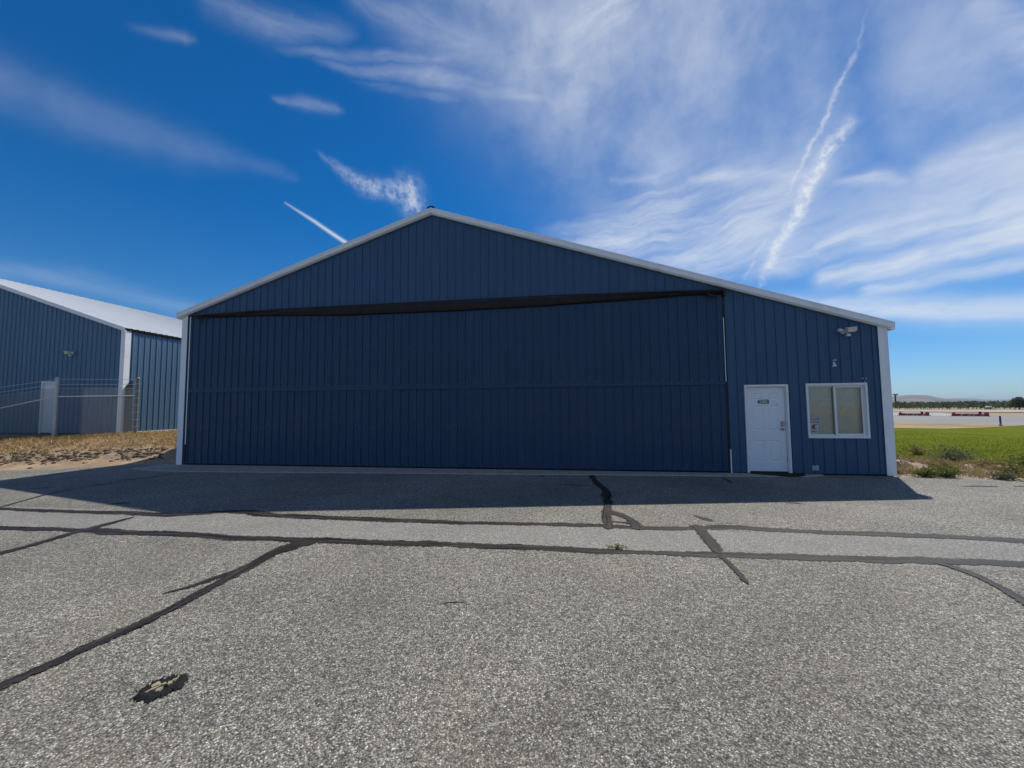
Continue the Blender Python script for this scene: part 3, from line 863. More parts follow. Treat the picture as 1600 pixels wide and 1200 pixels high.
rnd = random.Random(21)
sp_s, sp_o = [], []
while len(sp_s) < 42000:
    x = rnd.uniform(-16, -0.15); y = rnd.uniform(-6.5, 7)
    s = (x * -0.494 + y * 0.869) - 0.868
    if s < 0.4: continue
    if y > 2.75 and x < -5.8: continue
    c = mnoise.noise((x * 0.8, y * 0.8, 11)) + 0.5 * mnoise.noise((x * 2.4, y * 2.4, 4))
    dens = max(0.0, min(1.0, (s - 1.05) / 0.75)) * (0.85 + 0.5 * c) + (0.12 if s < 1.3 and c > 0.35 else 0)
    if rnd.random() > dens: continue
    if x < -5.0 and c < 0.05 and rnd.random() < 0.5: sp_o.append((x, y, bank_z(x, y), 0.9)); continue
    sp_s.append((x, y, bank_z(x, y), 0.5 + 0.5 * min(1, max(0, s - 1.0))))
blades('dry_grass', sp_s, M['straw'], 0.05, 0.19, 0.0085, 1.5, seed=4, label='dry straw grass covering the top of the dirt bank')
blades('olive_grass', sp_o, M['olive_straw'], 0.05, 0.22, 0.008, 1.2, seed=5, label='olive dry grass below the chain link fence')


def lumps(name, n, where, rmin, rmax, mat, seed, label):
    rnd = random.Random(seed); mb = MB()
    base = bmesh.new(); bmesh.ops.create_icosphere(base, subdivisions=1, radius=1)
    bv = [v.co.copy() for v in base.verts]; bf = [tuple(v.index for v in f.verts) for f in base.faces]; base.free()
    for _ in range(n):
        x, y, z, k = where(rnd)
        r = (rmin + (rmax - rmin) * rnd.random() ** 2.5) * k
        sx, sy, sz = r * rnd.uniform(.7, 1.5), r * rnd.uniform(.7, 1.4), r * rnd.uniform(.45, .8)
        q = len(mb.v)
        for v in bv:
            j = 1 + 0.35 * (rnd.random() - 0.5)
            mb.v.append((x + v.x * sx * j, y + v.y * sy * j, z + v.z * sz * j))
        mb.f += [tuple(q + i for i in f) for f in bf]
    return tag(mb.build(name, mat, fix=False), label, kind='stuff')


def clod_spot(rnd):
    while True:
        x = rnd.uniform(-12, -0.2); y = rnd.uniform(-5.5, 5)
        s = (x * -0.494 + y * 0.869) - 0.868
        p = math.exp(-((s - 1.05) / 0.36) ** 2)
        if rnd.random() < p + 0.03 * (0.1 < s < 1.5) and mnoise.noise((x * 1.1, y * 1.1, 6)) > -0.25:
            return x, y, bank_z(x, y) + 0.0, 1.0
lumps('dirt_clods', 2600, clod_spot, 0.010, 0.075, M['clod'], 8, 'dark broken clods along the lip of the dirt bank')

# ---- right side: weedy dirt verge, lawn, dry strip, taxiway, runway
def verge_z(x, y):
    e = y - (-0.06 - 0.185 * (x - 18.78))
    k = max(0.0, min(1.0, (e + 0.1) / 0.5))
    return -0.03 + 0.04 * k + k * (0.035 * mnoise.noise((x * 1.7, y * 1.7, 3)) + 0.02 * mnoise.noise((x * 5, y * 5, 1)))


mb = MB(); idx = {}
xs = [18.75 + 0.14 * i for i in range(190)]; ys = [-6 + 0.14 * j for j in range(105)]
def lawn_edge(x):   # y of the near lawn edge
    return 4.3 - 0.93 * (x - 20.6) if x < 23.5 else 1.6 - 0.30 * (x - 23.5)
for j, y in enumerate(ys):
    for i, x in enumerate(xs):
        e = y - (-0.06 - 0.185 * (x - 18.78))
        if e < -0.35 or y > lawn_edge(x) + 1.5: continue
        idx[i, j] = len(mb.v); mb.v.append((x, y, verge_z(x, y)))
for j in range(len(ys) - 1):
    for i in range(len(xs) - 1):
        q = [(i, j), (i + 1, j), (i + 1, j + 1), (i, j + 1)]
        if all(k in idx for k in q): mb.f.append(tuple(idx[k] for k in q))
tag(mb.build('dirt_verge', M['verge_soil'], fix=False, smooth=True), 'stony dirt verge with weeds between the tarmac and the lawn', kind='structure')

lawn_poly = [(18.9, 6.1)] + [(x, lawn_edge(x)) for x in (19.6, 20.6, 21.5, 22.5, 23.5, 26, 30, 40)] + [(70, -12), (95, 12), (44.8, 23.7), (40.9, 22.0), (35.7, 19.2), (33.8, 20.6), (30, 24), (18.9, 33)]
sheet('lawn', lawn_poly, 0.035, M['lawn'], jitter=0.10, step=0.25, seed=6, label='mown green lawn right of the hangar')
sheet('dry_strip', [(16, 36), (30, 23), (33.6, 20.3), (35.7, 18.9), (40.9, 21.3), (44.8, 23.6), (47, 23.4), (43.5, 26.0), (40.8, 30.1), (20, 61)], 0.045, M['straw_ground'], jitter=0.15, step=0.4, seed=9,
      label='strip of dry straw coloured grass between the lawn and the taxiway')
sheet('taxiway', [(10, 76), (40.8, 30.1), (43.4, 25.9), (44.9, 23.6), (95, -54), (135, -54), (66.6, 45.8), (61.8, 54.2), (20, 118)], 0.05, M['taxi'], jitter=0.12, step=0.6, seed=10,
      label='grey taxiway beyond the lawn')
sheet('parking_apron', [(20, 118.5), (61.9, 54.4), (64.2, 50.0), (84, 78), (30, 165)], 0.052, M['runway'], label='pale paved area behind the barricades')
sheet('runway', [(40, 185), (92.0, 82.9), (107, 60), (170, -40), (205, -40), (124, 104), (108.5, 122), (60, 200)], 0.056, M['runway'], label='pale far runway in front of the orchard')

rnd = random.Random(31); sp = []
while len(sp) < 45000:
    x = rnd.uniform(19, 33); y = rnd.uniform(-3, 18)
    if y < lawn_edge(x) + 0.25 * mnoise.noise((x, y, 0)): continue
    if rnd.random() > math.exp(-(y - lawn_edge(x)) / 7): continue
    sp.append((x, y, 0.035, 1.0))
blades('lawn_grass', sp, M['lawn_blade'], 0.018, 0.042, 0.006, 0.9, seed=6, label='short green grass of the lawn by the verge')
sp = []
while len(sp) < 13000:
    x = rnd.uniform(18.9, 30); y = rnd.uniform(-3, 6)
    e = y - (-0.06 - 0.185 * (x - 18.78))
    if e < 0.12 or y > lawn_edge(x) + 0.2: continue
    if mnoise.noise((x * 1.3, y * 1.3, 7)) + 0.5 * mnoise.noise((x * 3, y * 3, 2)) < -0.02: continue
    sp.append((x, y, verge_z(x, y), 1.0))
blades('verge_grass', sp, M['weed_dry'], 0.03, 0.18, 0.007, 1.2, seed=8, label='thin dry grass scattered over the stony verge')


def stone_spot(rnd):
    while True:
        x = rnd.uniform(18.9, 28); y = rnd.uniform(-2, 5)
        e = y - (-0.06 - 0.185 * (x - 18.78))
        if 0.02 < e and y < lawn_edge(x): return x, y, verge_z(x, y), 1.0
lumps('verge_stones', 900, stone_spot, 0.008, 0.05, M['verge_soil'], 12, 'pale pebbles and lumps of dirt on the verge')


def weed(name, x, y, z, rx, ry, h, mat, n, leaf, label, seed, group='weeds on the verge right of the hangar', category='weed'):
    """bushy weed: stems from one root with small leaves along them"""
    rnd = random.Random(seed)
    root = empty(name, (x, y, z), label=label, category=category, group=group)
    st = MB(); lf = MB()
    ns = max(7, n // 22)
    for i in range(ns):
        a = rnd.random() * 2 * math.pi; q = rnd.random() ** 0.6
        tip = Vector((math.cos(a) * rx * q, math.sin(a) * ry * q, h * (0.45 + 0.6 * rnd.random()) * (1 - 0.45 * q)))
        mid = Vector((tip.x * 0.35, tip.y * 0.35, tip.z * 0.62))
        st.tube((0, 0, 0), mid, 0.006, 0.004, 4, False); st.tube(mid, tip, 0.004, 0.0015, 4, False)
        for k in range(n // ns):
            t = 0.25 + 0.8 * rnd.random()
            c = (mid * (t / 0.5)) if t < 0.5 else mid.lerp(tip, (t - 0.5) / 0.5)
            c = c + Vector((rnd.gauss(0, rx * 0.13), rnd.gauss(0, ry * 0.13), rnd.gauss(0, h * 0.08)))
            c.z = max(0.005, c.z)
            u = Vector((rnd.gauss(0, 1), rnd.gauss(0, 1), rnd.gauss(0.3, 0.8))).normalized()
            v = u.orthogonal().normalized(); v = (Matrix.Rotation(rnd.random() * 6.28, 3, u) @ v)
            l = leaf * rnd.uniform(.5, 1.3)
            lf.quad(c - v * l * .32, c + u * l * .5 - v * 0.01, c + v * l * .32 + u * l * .1, c - u * l * .6)
    st.build('stem', M['weed_dry'], root, fix=False, kind='stuff')
    lf.build('leaf_mass', mat, root, fix=False, kind='stuff')
    return root


WEEDS = [
    (19.55, 1.05, .34, .34, .42, 'weed_sage', 520, .05, 'dark sage bush touching the white corner trim'),
    (22.45, 4.05, .42, .38, .40, 'weed_yellow', 480, .05, 'yellow flecked weed at the lawn edge beside the wall corner'),
    (21.55, 4.2, .40, .35, .34, 'weed_sage', 420, .05, 'dark low weed by the hangar corner at the lawn edge'),
    (22.10, 2.55, .62, .50, .52, 'weed_sage', 1100, .05, 'large grey green round bush in front of the lawn'),
    (19.42, -0.02, .36, .20, .26, 'weed_green', 620, .045, 'bright green mat of weed on the tarmac edge nearest the hangar'),
    (19.90, 0.02, .36, .22, .30, 'weed_green', 640, .045, 'mid green weed clump second along the tarmac edge'),
    (20.30, 0.55, .40, .30, .34, 'weed_yellow', 620, .05, 'yellow green bush rising behind the two green edge weeds'),
    (20.75, -0.22, .30, .22, .22, 'weed_sage', 380, .045, 'grey stemmed weed with pale stones around it'),
    (21.45, 0.35, .50, .35, .38, 'weed_yellow', 700, .05, 'straw and green weed in the middle of the verge'),
    (22.45, 1.05, .55, .40, .42, 'weed_green', 800, .05, 'tall green weed below the lawn at the right'),
    (21.20, -0.42, .40, .25, .30, 'weed_yellow', 560, .05, 'yellow green weed at the tarmac edge by the right border'),
    (23.6, 0.9, .6, .4, .40, 'weed_dry', 700, .05, 'dry tan bush at the far right of the verge'),
    (21.95, 1.55, .34, .30, .28, 'weed_dry', 420, .045, 'small tan tuft in the middle of the bare dirt'),
    (19.15, 0.35, .24, .2, .2, 'weed_dry', 260, .04, 'brown dry tuft at the foot of the white trim'),
]
for i, (x, y, rx, ry, h, mt, n, lf, lb) in enumerate(WEEDS):
    weed('weed', x, y, verge_z(x, y) - 0.01, rx, ry, h, M[mt], n, lf, lb, 100 + i)
w_ = weed('weed', 12.02, -5.42, 0.006, .15, .06, .055, M['weed_yellow'], 160, .020, 'tiny yellow green weed growing out of the sealed joint', 140, group='weeds in the tarmac')
weed('weed', -0.55, 0.85, bank_z(-0.55, 0.85), .22, .16, .16, M['weed_green'], 120, .03, 'small green weed at the foot of the dirt bank beside the hangar', 141, group='weeds in the tarmac')


# ---- hills
def ridge(name, prof, dist, depth, mat, seed, label):
    """prof: (azimuth from +Y in deg, elevation in deg) -> a real ridge 'dist' metres away"""
    mb = MB(); NA, ND = 260, 36
    a0, a1 = prof[0][0], prof[-1][0]
    for j in range(ND + 1):
        t = j / ND
        for i in range(NA + 1):
            az = a0 + (a1 - a0) * i / NA
            for (p, e0), (q, e1) in zip(prof[:-1], prof[1:]):
                if p <= az <= q: el = e0 + (e1 - e0) * (az - p) / (q - p); break
            d = dist - depth * (1 - t)
            x, y = 11.5 + d * math.sin(math.radians(az)), -10 + d * math.cos(math.radians(az))
            H = dist * math.tan(math.radians(el))
            sh = t ** 0.9 if t < 1 else 1
            g = 1 - abs(mnoise.noise((x * 0.0021, y * 0.0021, seed)))
            g2 = mnoise.fractal((x * 0.004, y * 0.004, seed + 3), 1.0, 2.0, 4)
            z = -6 + (H + 6) * sh * (1 - 0.38 * (1 - g) * 4 * t * (1 - t)) + g2 * H * 0.22 * (4 * t * (1 - t)) ** 0.8
            mb.v.append((x, y, z))
    for j in range(ND):
        for i in range(NA):
            n = j * (NA + 1) + i
            mb.f.append((n, n + 1, n + NA + 2, n + NA + 1))
    return tag(mb.build(name, mat, fix=False, smooth=True), label, kind='structure')


ridge('hills', [(20, .55), (28, .75), (33, .80), (35.86, .88), (36.6, .96), (37.54, 1.03), (38.9, .95), (39.4, .74), (40.0, .58), (40.6, .50), (41.3, .38), (42.2, .25), (44, .12)], 5200, 2200, M['hill'], 5.0,
      'bare tan hills on the horizon beyond the orchard')
ridge('far_hills', [(30, .5), (38, .52), (40.0, .57), (40.98, .60), (41.8, .55), (42.35, .46), (43.3, .41), (44.7, .44), (47, .46), (52, .5), (62, .6), (80, .5)], 8200, 2600, M['hill'], 9.0,
      'low blue ridge farther away to the right')

# ---- orchard: far-off mass of low trees
rnd = random.Random(77); mb = MB()
for row in range(14):
    for k in range(66):
        t = -4 + k * 2.15 + rnd.uniform(-.5, .5)
        x = 118 + 0.547 * t + 0.837 * row * 5.0; y = 166.6 - 0.837 * t + 0.547 * row * 5.0
        H = rnd.uniform(2.1, 2.8); R = rnd.uniform(1.3, 1.8)
        for q in range(46 if row < 3 else 26):
            a = rnd.random() * 6.28; cz = rnd.random() ** 0.8; rr_ = R * math.sqrt(max(0.05, 1 - (2 * cz - 0.75) ** 2 * 0.75)) * rnd.uniform(.35, 1.05)
            c = Vector((x + math.cos(a) * rr_, y + math.sin(a) * rr_, 0.35 + cz * (H - 0.35)))
            u = Vector((rnd.gauss(0, 1), rnd.gauss(0, 1), rnd.gauss(0, 1))).normalized(); v = u.orthogonal().normalized()
            l = rnd.uniform(.18, .42)
            mb.quad(c - u * l, c - v * l * .7, c + u * l, c + v * l * .8)
        if row < 2: mb.tube((x, y, 0), (x, y, .8), 0.1, 0.07, 5, False)
tag(mb.build('orchard', M['orchard_leaf'], fix=False), 'dark green orchard rows along the far side of the airfield', kind='stuff')


def tree(x, y, H, R, label, seed):
    rnd = random.Random(seed)
    root = empty('tree', (x, y, 0), label=label, category='tree')
    t = MB(); t.tube((0, 0, 0), (0, 0, H * .45), .18, .12, 6, False)
    for i in range(5):
        a = i * 1.26; t.tube((0, 0, H * .35), (math.cos(a) * R * .6, math.sin(a) * R * .6, H * .75), .08, .03, 5, False)
    t.build('trunk', M['bark'], root, fix=False)
    c_ = MB()
    for i in range(900):
        a = rnd.random() * 6.28; cz = rnd.random(); r_ = R * math.sqrt(max(.05, 1 - (2 * cz - .8) ** 2 * .8)) * rnd.uniform(.3, 1.1)
        c = Vector((math.cos(a) * r_, math.sin(a) * r_, H * .22 + cz * H * .8)); u = Vector((rnd.gauss(0, 1), rnd.gauss(0, 1), rnd.gauss(0, 1))).normalized(); v = u.orthogonal()
        l = rnd.uniform(.15, .4); c_.quad(c - u * l, c - v.normalized() * l * .7, c + u * l, c + v.normalized() * l * .7)
    c_.build('crown', M['orchard_leaf'], root, fix=False, kind='stuff')
tree(139.5, 120.5, 3.4, 1.7, 'taller dark tree standing above the right end of the orchard', 4)
tree(142.6, 121.0, 2.9, 1.5, 'smaller rounded tree beside the tallest orchard tree', 5)

# ------------------------------------------------------------------ ribbed sheet helpers
RIB = 0.2286


def rib_profile(x0, x1):
    """(x, proud) profile of one bay: tall rib at its left edge, two faint swages in the pan"""
    w = x1 - x0
    pts = [(0, 0.001), (0.009, 0.024), (0.030, 0.024), (0.039, 0.001), (0.098, 0.001), (0.104, 0.005), (0.112, 0.005), (0.118, 0.001),
           (0.160, 0.001), (0.166, 0.005), (0.174, 0.005), (0.180, 0.001), (RIB, 0.001)]
    return [(x0 + a, b) for a, b in pts if a < w - 1e-4] + [(x1, 0.001)]


def bay(mb, x0, x1, zbot, ztop, y, openings=(), place=None):
    """one ribbed bay with openings cut; ztop is a function of x; place maps (x, proud, z) to a point"""
    place = place or (lambda x, p, z: (x, y - p, z))
    prof = rib_profile(x0, x1)
    cuts = sorted({q for o in openings for q in (o[0], o[1]) if x0 + 1e-4 < q < x1 - 1e-4})
    full = []
    for (a, pa), (b, pb) in zip(prof[:-1], prof[1:]):
        full.append((a, pa))
        for c in cuts:
            if a + 1e-5 < c < b - 1e-5: full.append((c, pa + (pb - pa) * (c - a) / (b - a)))
    full.append(prof[-1])
    for (a, pa), (b, pb) in zip(full[:-1], full[1:]):
        if b - a < 1e-6: continue
        m = (a + b) / 2
        spans = [(zbot, None)]
        for ox0, ox1, oz0, oz1 in sorted(openings, key=lambda o: o[2]):
            if ox0 < m < ox1:
                lo, hi = spans.pop()
                if oz0 > lo + 0.005: spans.append((lo, oz0))
                spans.append((oz1, None))
        for lo, hi in spans:
            ha, hb = (ztop(a), ztop(b)) if hi is None else (hi, hi)
            if min(ha, hb) <= lo + 0.002: continue
            mb.quad(place(a, pa, lo), place(b, pb, lo), place(b, pb, hb), place(a, pa, ha))


def build_pieces(mb, name, mat, parent):
    """one object per connected piece (a bay cut by an opening is two sheets)"""
    key = lambda p: (round(p[0], 3), round(p[1], 3), round(p[2], 3))
    par = {}
    def find(a):
        while par[a] != a: par[a] = par[par[a]]; a = par[a]
        return a
    for f in mb.f:
        ks = [key(mb.v[i]) for i in f]
        for q in ks: par.setdefault(q, q)
        for q in ks[1:]: par[find(q)] = find(ks[0])
    parts = {}
    for f in mb.f: parts.setdefault(find(key(mb.v[f[0]])), []).append(f)
    for fs in parts.values():
        m2 = MB()
        for f in fs:
            n = len(m2.v); m2.v += [mb.v[i] for i in f]; m2.f.append(tuple(range(n, n + len(f))))
        m2.build(name, mat, parent, fix=False)


def text_mesh(name, body, size, loc, mat, parent, depth=0.002, bold=0.0, spacing=1.0, xscale=1.0):
    cu = bpy.data.curves.new(name, 'FONT')
    cu.body = body; cu.size = size; cu.align_x = 'CENTER'; cu.align_y = 'CENTER'
    cu.extrude = depth; cu.offset = bold; cu.space_character = spacing; cu.resolution_u = 4
    t = bpy.data.objects.new(name + '_tmp', cu); COL.objects.link(t)
    dg = bpy.context.evaluated_depsgraph_get()
    me = bpy.data.meshes.new_from_object(t.evaluated_get(dg))
    bpy.data.objects.remove(t); bpy.data.curves.remove(cu)
    me.name = name
    R = Matrix.Translation(loc) @ Matrix.Rotation(math.pi / 2, 4, 'X') @ Matrix.Diagonal((xscale, 1, 1, 1))
    me.transform(R)
    me.materials.clear(); me.materials.append(mat)
    o = bpy.data.objects.new(name, me); COL.objects.link(o)
    if parent: o.parent = parent
    return o


# ------------------------------------------------------------------ the blue hangar
W, XA, HL, HA = 18.823, 7.823, 4.564, 7.127
SL = (HA - HL) / XA
HR = HA - SL * (W - XA)
DEP = 15.3
roof_z = lambda x: HL + SL * x if x <= XA else HA - SL * (x - XA)
hangar = empty('hangar', (0, 0, 0), label='dark blue ribbed metal hangar with wide bifold door and white trim', category='hangar')
D0, D1, DTOP = 0.300, 15.300, 4.40            # bifold door opening
E0, E1, EZ0, EZ1 = 15.717, 16.685, 0.045, 2.130    # entry door frame
V0, V1, VZ0, VZ1 = 17.076, 18.371, 0.856, 2.140    # window frame

# backing frame of the front wall
mb = MB()
holes = [(0.0, D0 - .02, 0.0, roof_z(0.1) - .15), ]
mb.prism([(0.02, 0.0), (W - 0.02, 0.0), (W - 0.02, HR - .03), (XA, HA - .03), (0.02, HL - .03)], 0.16, 0.24)
front = mb.build('front_wall', M['interior'], hangar)
OPEN = [(D0 - 0.055, D1 + 0.055, -1, DTOP), (E0 + 0.01, E1 - 0.01, -1, EZ1 - .01), (V0 + 0.02, V1 - .02, VZ0 + .02, VZ1 - .02)]
k = 0
x = 0.02
while x < W - 0.02:
    x1 = min(x + RIB, W - 0.02)
    mb = MB(); bay(mb, x, x1, 0.035, roof_z, 0.0, OPEN)
    build_pieces(mb, 'wall_panel', M['hangar_blue'], front)
    x = x1
# reveals between sheet and backing round the openings
mb = MB()
mb.box(D0 - 0.055, D0 - 0.045, 0.002, 0.16, 0.02, DTOP); mb.box(D1 + 0.045, D1 + 0.055, 0.002, 0.16, 0.02, DTOP)
mb.box(D0 - 0.045, D1 + 0.045, 0.002, 0.16, DTOP - 0.004, DTOP + 0.004)
mb.build('opening_reveal', M['rubber'], front)
mb = MB(); mb.box(0.02, W - 0.02, 0.004, 0.155, -0.02, 0.034)
mb.build('base_plate', M['rubber'], front)

# bifold door: two leaves of ribbed sheets on a steel frame
door = MB()
for a, b in ((0.0, 0.10), (2.06, 2.17), (2.23, 2.34), (4.26, 4.36)):
    door.box(D0 + .01, D1 - .01, 0.03, 0.11, max(0.05, a), b)
for i in range(6):
    xx = D0 + .01 + i * (D1 - D0 - .08) / 5
    door.box(xx, xx + .06, 0.031, 0.109, 0.10, 2.06); door.box(xx, xx + .06, 0.031, 0.109, 2.34, 4.26)
bifold = door.build('bifold_door', M['dark_steel'], hangar)
for z0, z1, yy in ((0.055, 2.165, -0.012), (2.232, 4.375, -0.016)):
    x = D0; 
    while x < D1 - 1e-3:
        x1 = min(x + RIB, D1)
        if D1 - x1 < 0.03: x1 = D1
        mb = MB(); bay(mb, x, x1, z0, lambda q, z1=z1: z1, yy)
        mb.build('door_panel', M['door_blue'], bifold, fix=False)
        x = x1
mb = MB(); mb.box(D0, D1, -0.048, 0.02, 2.158, 2.240)
mb.box(D0, D1, -0.055, -0.048, 2.150, 2.166)
mb.build('fold_flashing', M['door_blue'], bifold)
mb = MB(); mb.box(D0 + .01, D1 - .01, -0.03, 0.02, 0.024, 0.062)
mb.build('bottom_seal', M['rubber'], bifold)
sc = MB()
rnd = random.Random(3)
for z in (0.10, 1.12, 2.275, 3.28):
    x = D0
    while x < D1 - .1:
        if rnd.random() < 0.93: sc.tube((x + .023, -0.034, z), (x + .023, -0.043, z), 0.0085, 0.006, 6)
        if z > 2 and z < 3: sc.tube((x + .07, -0.015, z), (x + .07, -0.024, z), 0.0075, 0.006, 6)
        x += RIB
sc.build('screw_heads', M['screw'], bifold, kind='stuff', label='rows of small pale screw heads across the door')
# lift shaft / header hood across the top
mb = MB()
prof = [(D0 + .02, 4.43, 4.475), (1.2, 4.40, 4.49), (3.2, 4.345, 4.515), (5.5, 4.265, 4.515), (8.3, 4.25, 4.51), (11.0, 4.275, 4.505), (13.2, 4.33, 4.49), (14.4, 4.375, 4.475), (D1 - .02, 4.395, 4.465)]
n = len(mb.v)
for x, a, b in prof:
    mb.v += [(x, -0.10, a + .02), (x, -0.155, (a + b) / 2), (x, -0.10, b), (x, -0.022, b), (x, -0.022, a)]
for i in range(len(prof) - 1):
    for q in range(5):
        mb.f.append((5 * i + q, 5 * i + (q + 1) % 5, 5 * i + 5 + (q + 1) % 5, 5 * i + 5 + q))
mb.f += [(0, 1, 2, 3, 4), tuple(5 * (len(prof) - 1) + q for q in (4, 3, 2, 1, 0))]
mb.build('header_hood', M['dark_steel'], bifold)
mb = MB(); mb.tube((D0 - .02, -0.11, 4.455), (3.3, -0.17, 4.51), .022, .022, 8); mb.tube((3.3, -0.17, 4.51), (11.2, -.17, 4.515), .018, .018, 8); mb.tube((11.2, -.17, 4.515), (D1 + .03, -0.11, 4.47), .02, .02, 8)
mb.build('lift_shaft', M['dark_steel'], bifold)
for a, b, r in (((0.72, -0.09, 4.40), (0.70, -0.13, 4.19), .026), ((14.93, -0.10, 4.39), (15.13, -0.16, 4.27), .038)):
    MB().tube(a, b, r, r * .8, 8).build('cable_bracket', M['dark_steel'], bifold)
MB().box(D1 + 0.0, D1 + .06, -0.14, -0.022, 4.33, 4.49).build('shaft_end_cap', M['dark_steel'], bifold, bevel=.008)

# guide rails beside the door
mb = MB(); mb.box(D0 - .072, D0 - .044, -0.030, -0.020, 0.62, 4.44)
mb.build('guide_rail', M['vinyl'], hangar)
mb = MB(); mb.box(D0 - .042, D0 - .004, -0.024, 0.03, 0.03, 4.42); mb.box(D0 - .074, D0 - .043, -0.034, -0.022, 0.03, 0.61)
mb.build('guide_rail', M['dark_steel'], hangar)
mb = MB(); mb.box(D1 + .004, D1 + .044, -0.024, 0.03, 0.03, 4.32)
mb.build('guide_rail', M['dark_steel'], hangar)
MB().box(D1 + .006, D1 + .020, -0.034, -0.025, 2.22, 3.80).build('guide_rail', M['vinyl'], hangar)
MB().box(D1 + .040, D1 + .066, -0.036, -0.025, 0.02, 0.585).build('guide_rail', M['vinyl'], hangar)

# corner trims
for x0, x1, top in ((-0.030, 0.140, HL), (W - 0.150, W + 0.030, HR)):
    mb = MB(); poly = [(x0, 0.015), (x1, 0.015), (x1, roof_z(min(max(x1, 0), W)) - .02), (x0, roof_z(min(max(x0, 0), W)) - .02)]
    mb.prism(poly, -0.034, -0.023)
    ox = x0 if x0 < 1 else x1
    mb.box(ox - .005 if x0 < 1 else ox - .006, ox + .006 if x0 < 1 else ox + .005, -0.036, 0.16, 0.015, top - .02)
    inx = x1 if x0 < 1 else x0
    mb.box(inx - .014, inx + .014, -0.038, -0.0225, 0.015, roof_z(min(max(inx, 0.02), W - .02)) - .03)
    mb.build('corner_trim', M['white_trim'], hangar)

# rake trim: a fascia with a small step, both slopes, running past the eaves
def rake(xa, za, xb, zb, ends):
    mb = MB()
    for y0, y1, t, b in ((-0.115, -0.104, 0.038, -0.100), (-0.104, -0.030, 0.044, 0.032), (-0.085, -0.030, -0.085, -0.128), (-0.122, -0.1151, 0.048, 0.015)):
        mb.prism([(xa, za + b), (xb, zb + b), (xb, zb + t), (xa, za + t)], y0, y1)
    return mb.build('rake_trim', M['white_trim'], hangar)
rake(-0.16, HL - SL * .16, XA - .001, HA, 0)
rake(XA + .001, HA, W + 0.14, HR - SL * .14, 1)
mb = MB()
for i in range(9):
    pass
mb.prism([(XA + .115 * math.cos(t), HA + 0.040 + .062 * math.sin(t)) for t in [math.pi * i / 10 for i in range(11)]], -0.10, DEP + .1)
mb.build('ridge_cap', M['rubber'], hangar)
MB().box(XA - .012, XA + .012, -0.126, -0.116, HA - .095, HA + .045).build('trim_joint', M['white_trim'], hangar)
# eave gutters running back
for xg, zg in ((-0.17, HL - SL * .15), (W + .15, HR - SL * .15)):
    MB().prism([(xg - .05, zg - .11), (xg + .05, zg - .11), (xg + .06, zg + .0), (xg - .06, zg + .0)], -0.02, DEP + .05).build('gutter', M['white_trim'], hangar)

# roof, side and back walls
def roof_sheet(name, xa, za, xb, zb, y0, y1, mat, parent):
    mb = MB()
    n = int((y1 - y0) / RIB)
    L_ = math.hypot(xb - xa, zb - za); nx, nz = -(zb - za) / L_, (xb - xa) / L_
    if nz < 0: nx, nz = -nx, -nz
    prof = []
    for i in range(n + 1):
        y = y0 + i * RIB
        prof += [(y, 0), (y + .012, .019), (y + .034, .019), (y + .046, 0)]
    prof.append((y1, 0)); prof = [q for q in prof if q[0] <= y1 + 1e-6]
    for (a, p), (b, q) in zip(prof[:-1], prof[1:]):
        mb.quad((xa + nx * (p + .03), a, za + nz * (p + .03)), (xb + nx * (p + .03), a, zb + nz * (p + .03)), (xb + nx * (q + .03), b, zb + nz * (q + .03)), (xa + nx * (q + .03), b, za + nz * (q + .03)))
    mb.quad((xa, y0, za), (xb, y0, zb), (xb, y1, zb), (xa, y1, za))
    return mb.build(name, mat, parent)
roof_sheet('roof', XA, HA, -0.15, HL - SL * .15, -0.10, DEP + .1, M['white_roof'], hangar)
roof_sheet('roof', XA, HA, W + .13, HR - SL * .13, -0.10, DEP + .1, M['white_roof'], hangar)


def side_wall(name, xw, sgn, y0, y1, z0, z1, mat, parent):
    w = MB()
    y = y0
    while y < y1 - 1e-3:
        b = min(y + RIB, y1)
        bay(w, y, b, z0, lambda q: z1, 0, (), lambda a, p, z: (xw + sgn * p, a, z))
        y = b
    return w.build(name, mat, parent, fix=False)
side_wall('side_wall', 0.0, -1, 0.02, DEP, 0.03, HL - .02, M['hangar_blue'], hangar)
side_wall('side_wall', W, 1, 0.02, DEP, 0.03, HR - .02, M['hangar_blue'], hangar)
MB().prism([(0, 0), (W, 0), (W, HR), (XA, HA), (0, HL)], DEP, DEP + .04).build('back_wall', M['hangar_blue'], hangar)

# entry door with six moulded panels
fr = MB()
fr.box(E0, E0 + .045, -0.040, 0.055, EZ0 - .02, EZ1); fr.box(E1 - .045, E1, -0.040, 0.055, EZ0 - .02, EZ1); fr.box(E0 + .045, E1 - .045, -0.040, 0.055, EZ1 - .045, EZ1)
fr.box(E0 + .045, E0 + .06, 0.0, 0.14, EZ0 - .02, EZ1 - .045); fr.box(E1 - .06, E1 - .045, 0.0, 0.14, EZ0 - .02, EZ1 - .045); fr.box(E0 + .06, E1 - .06, 0.0, 0.14, EZ1 - .06, EZ1 - .045)
SX0, SX1, SZ0, SZ1 = E0 + .064, E1 - .064, EZ0 + .022, EZ1 - .064
dm = MB()
sy = 0.030
xc = [0, .135, .365, .475, .705, SX1 - SX0]
Hh = SZ1 - SZ0
zc = [0, .225, .735, .96, 1.56, 1.70, 1.86, Hh]
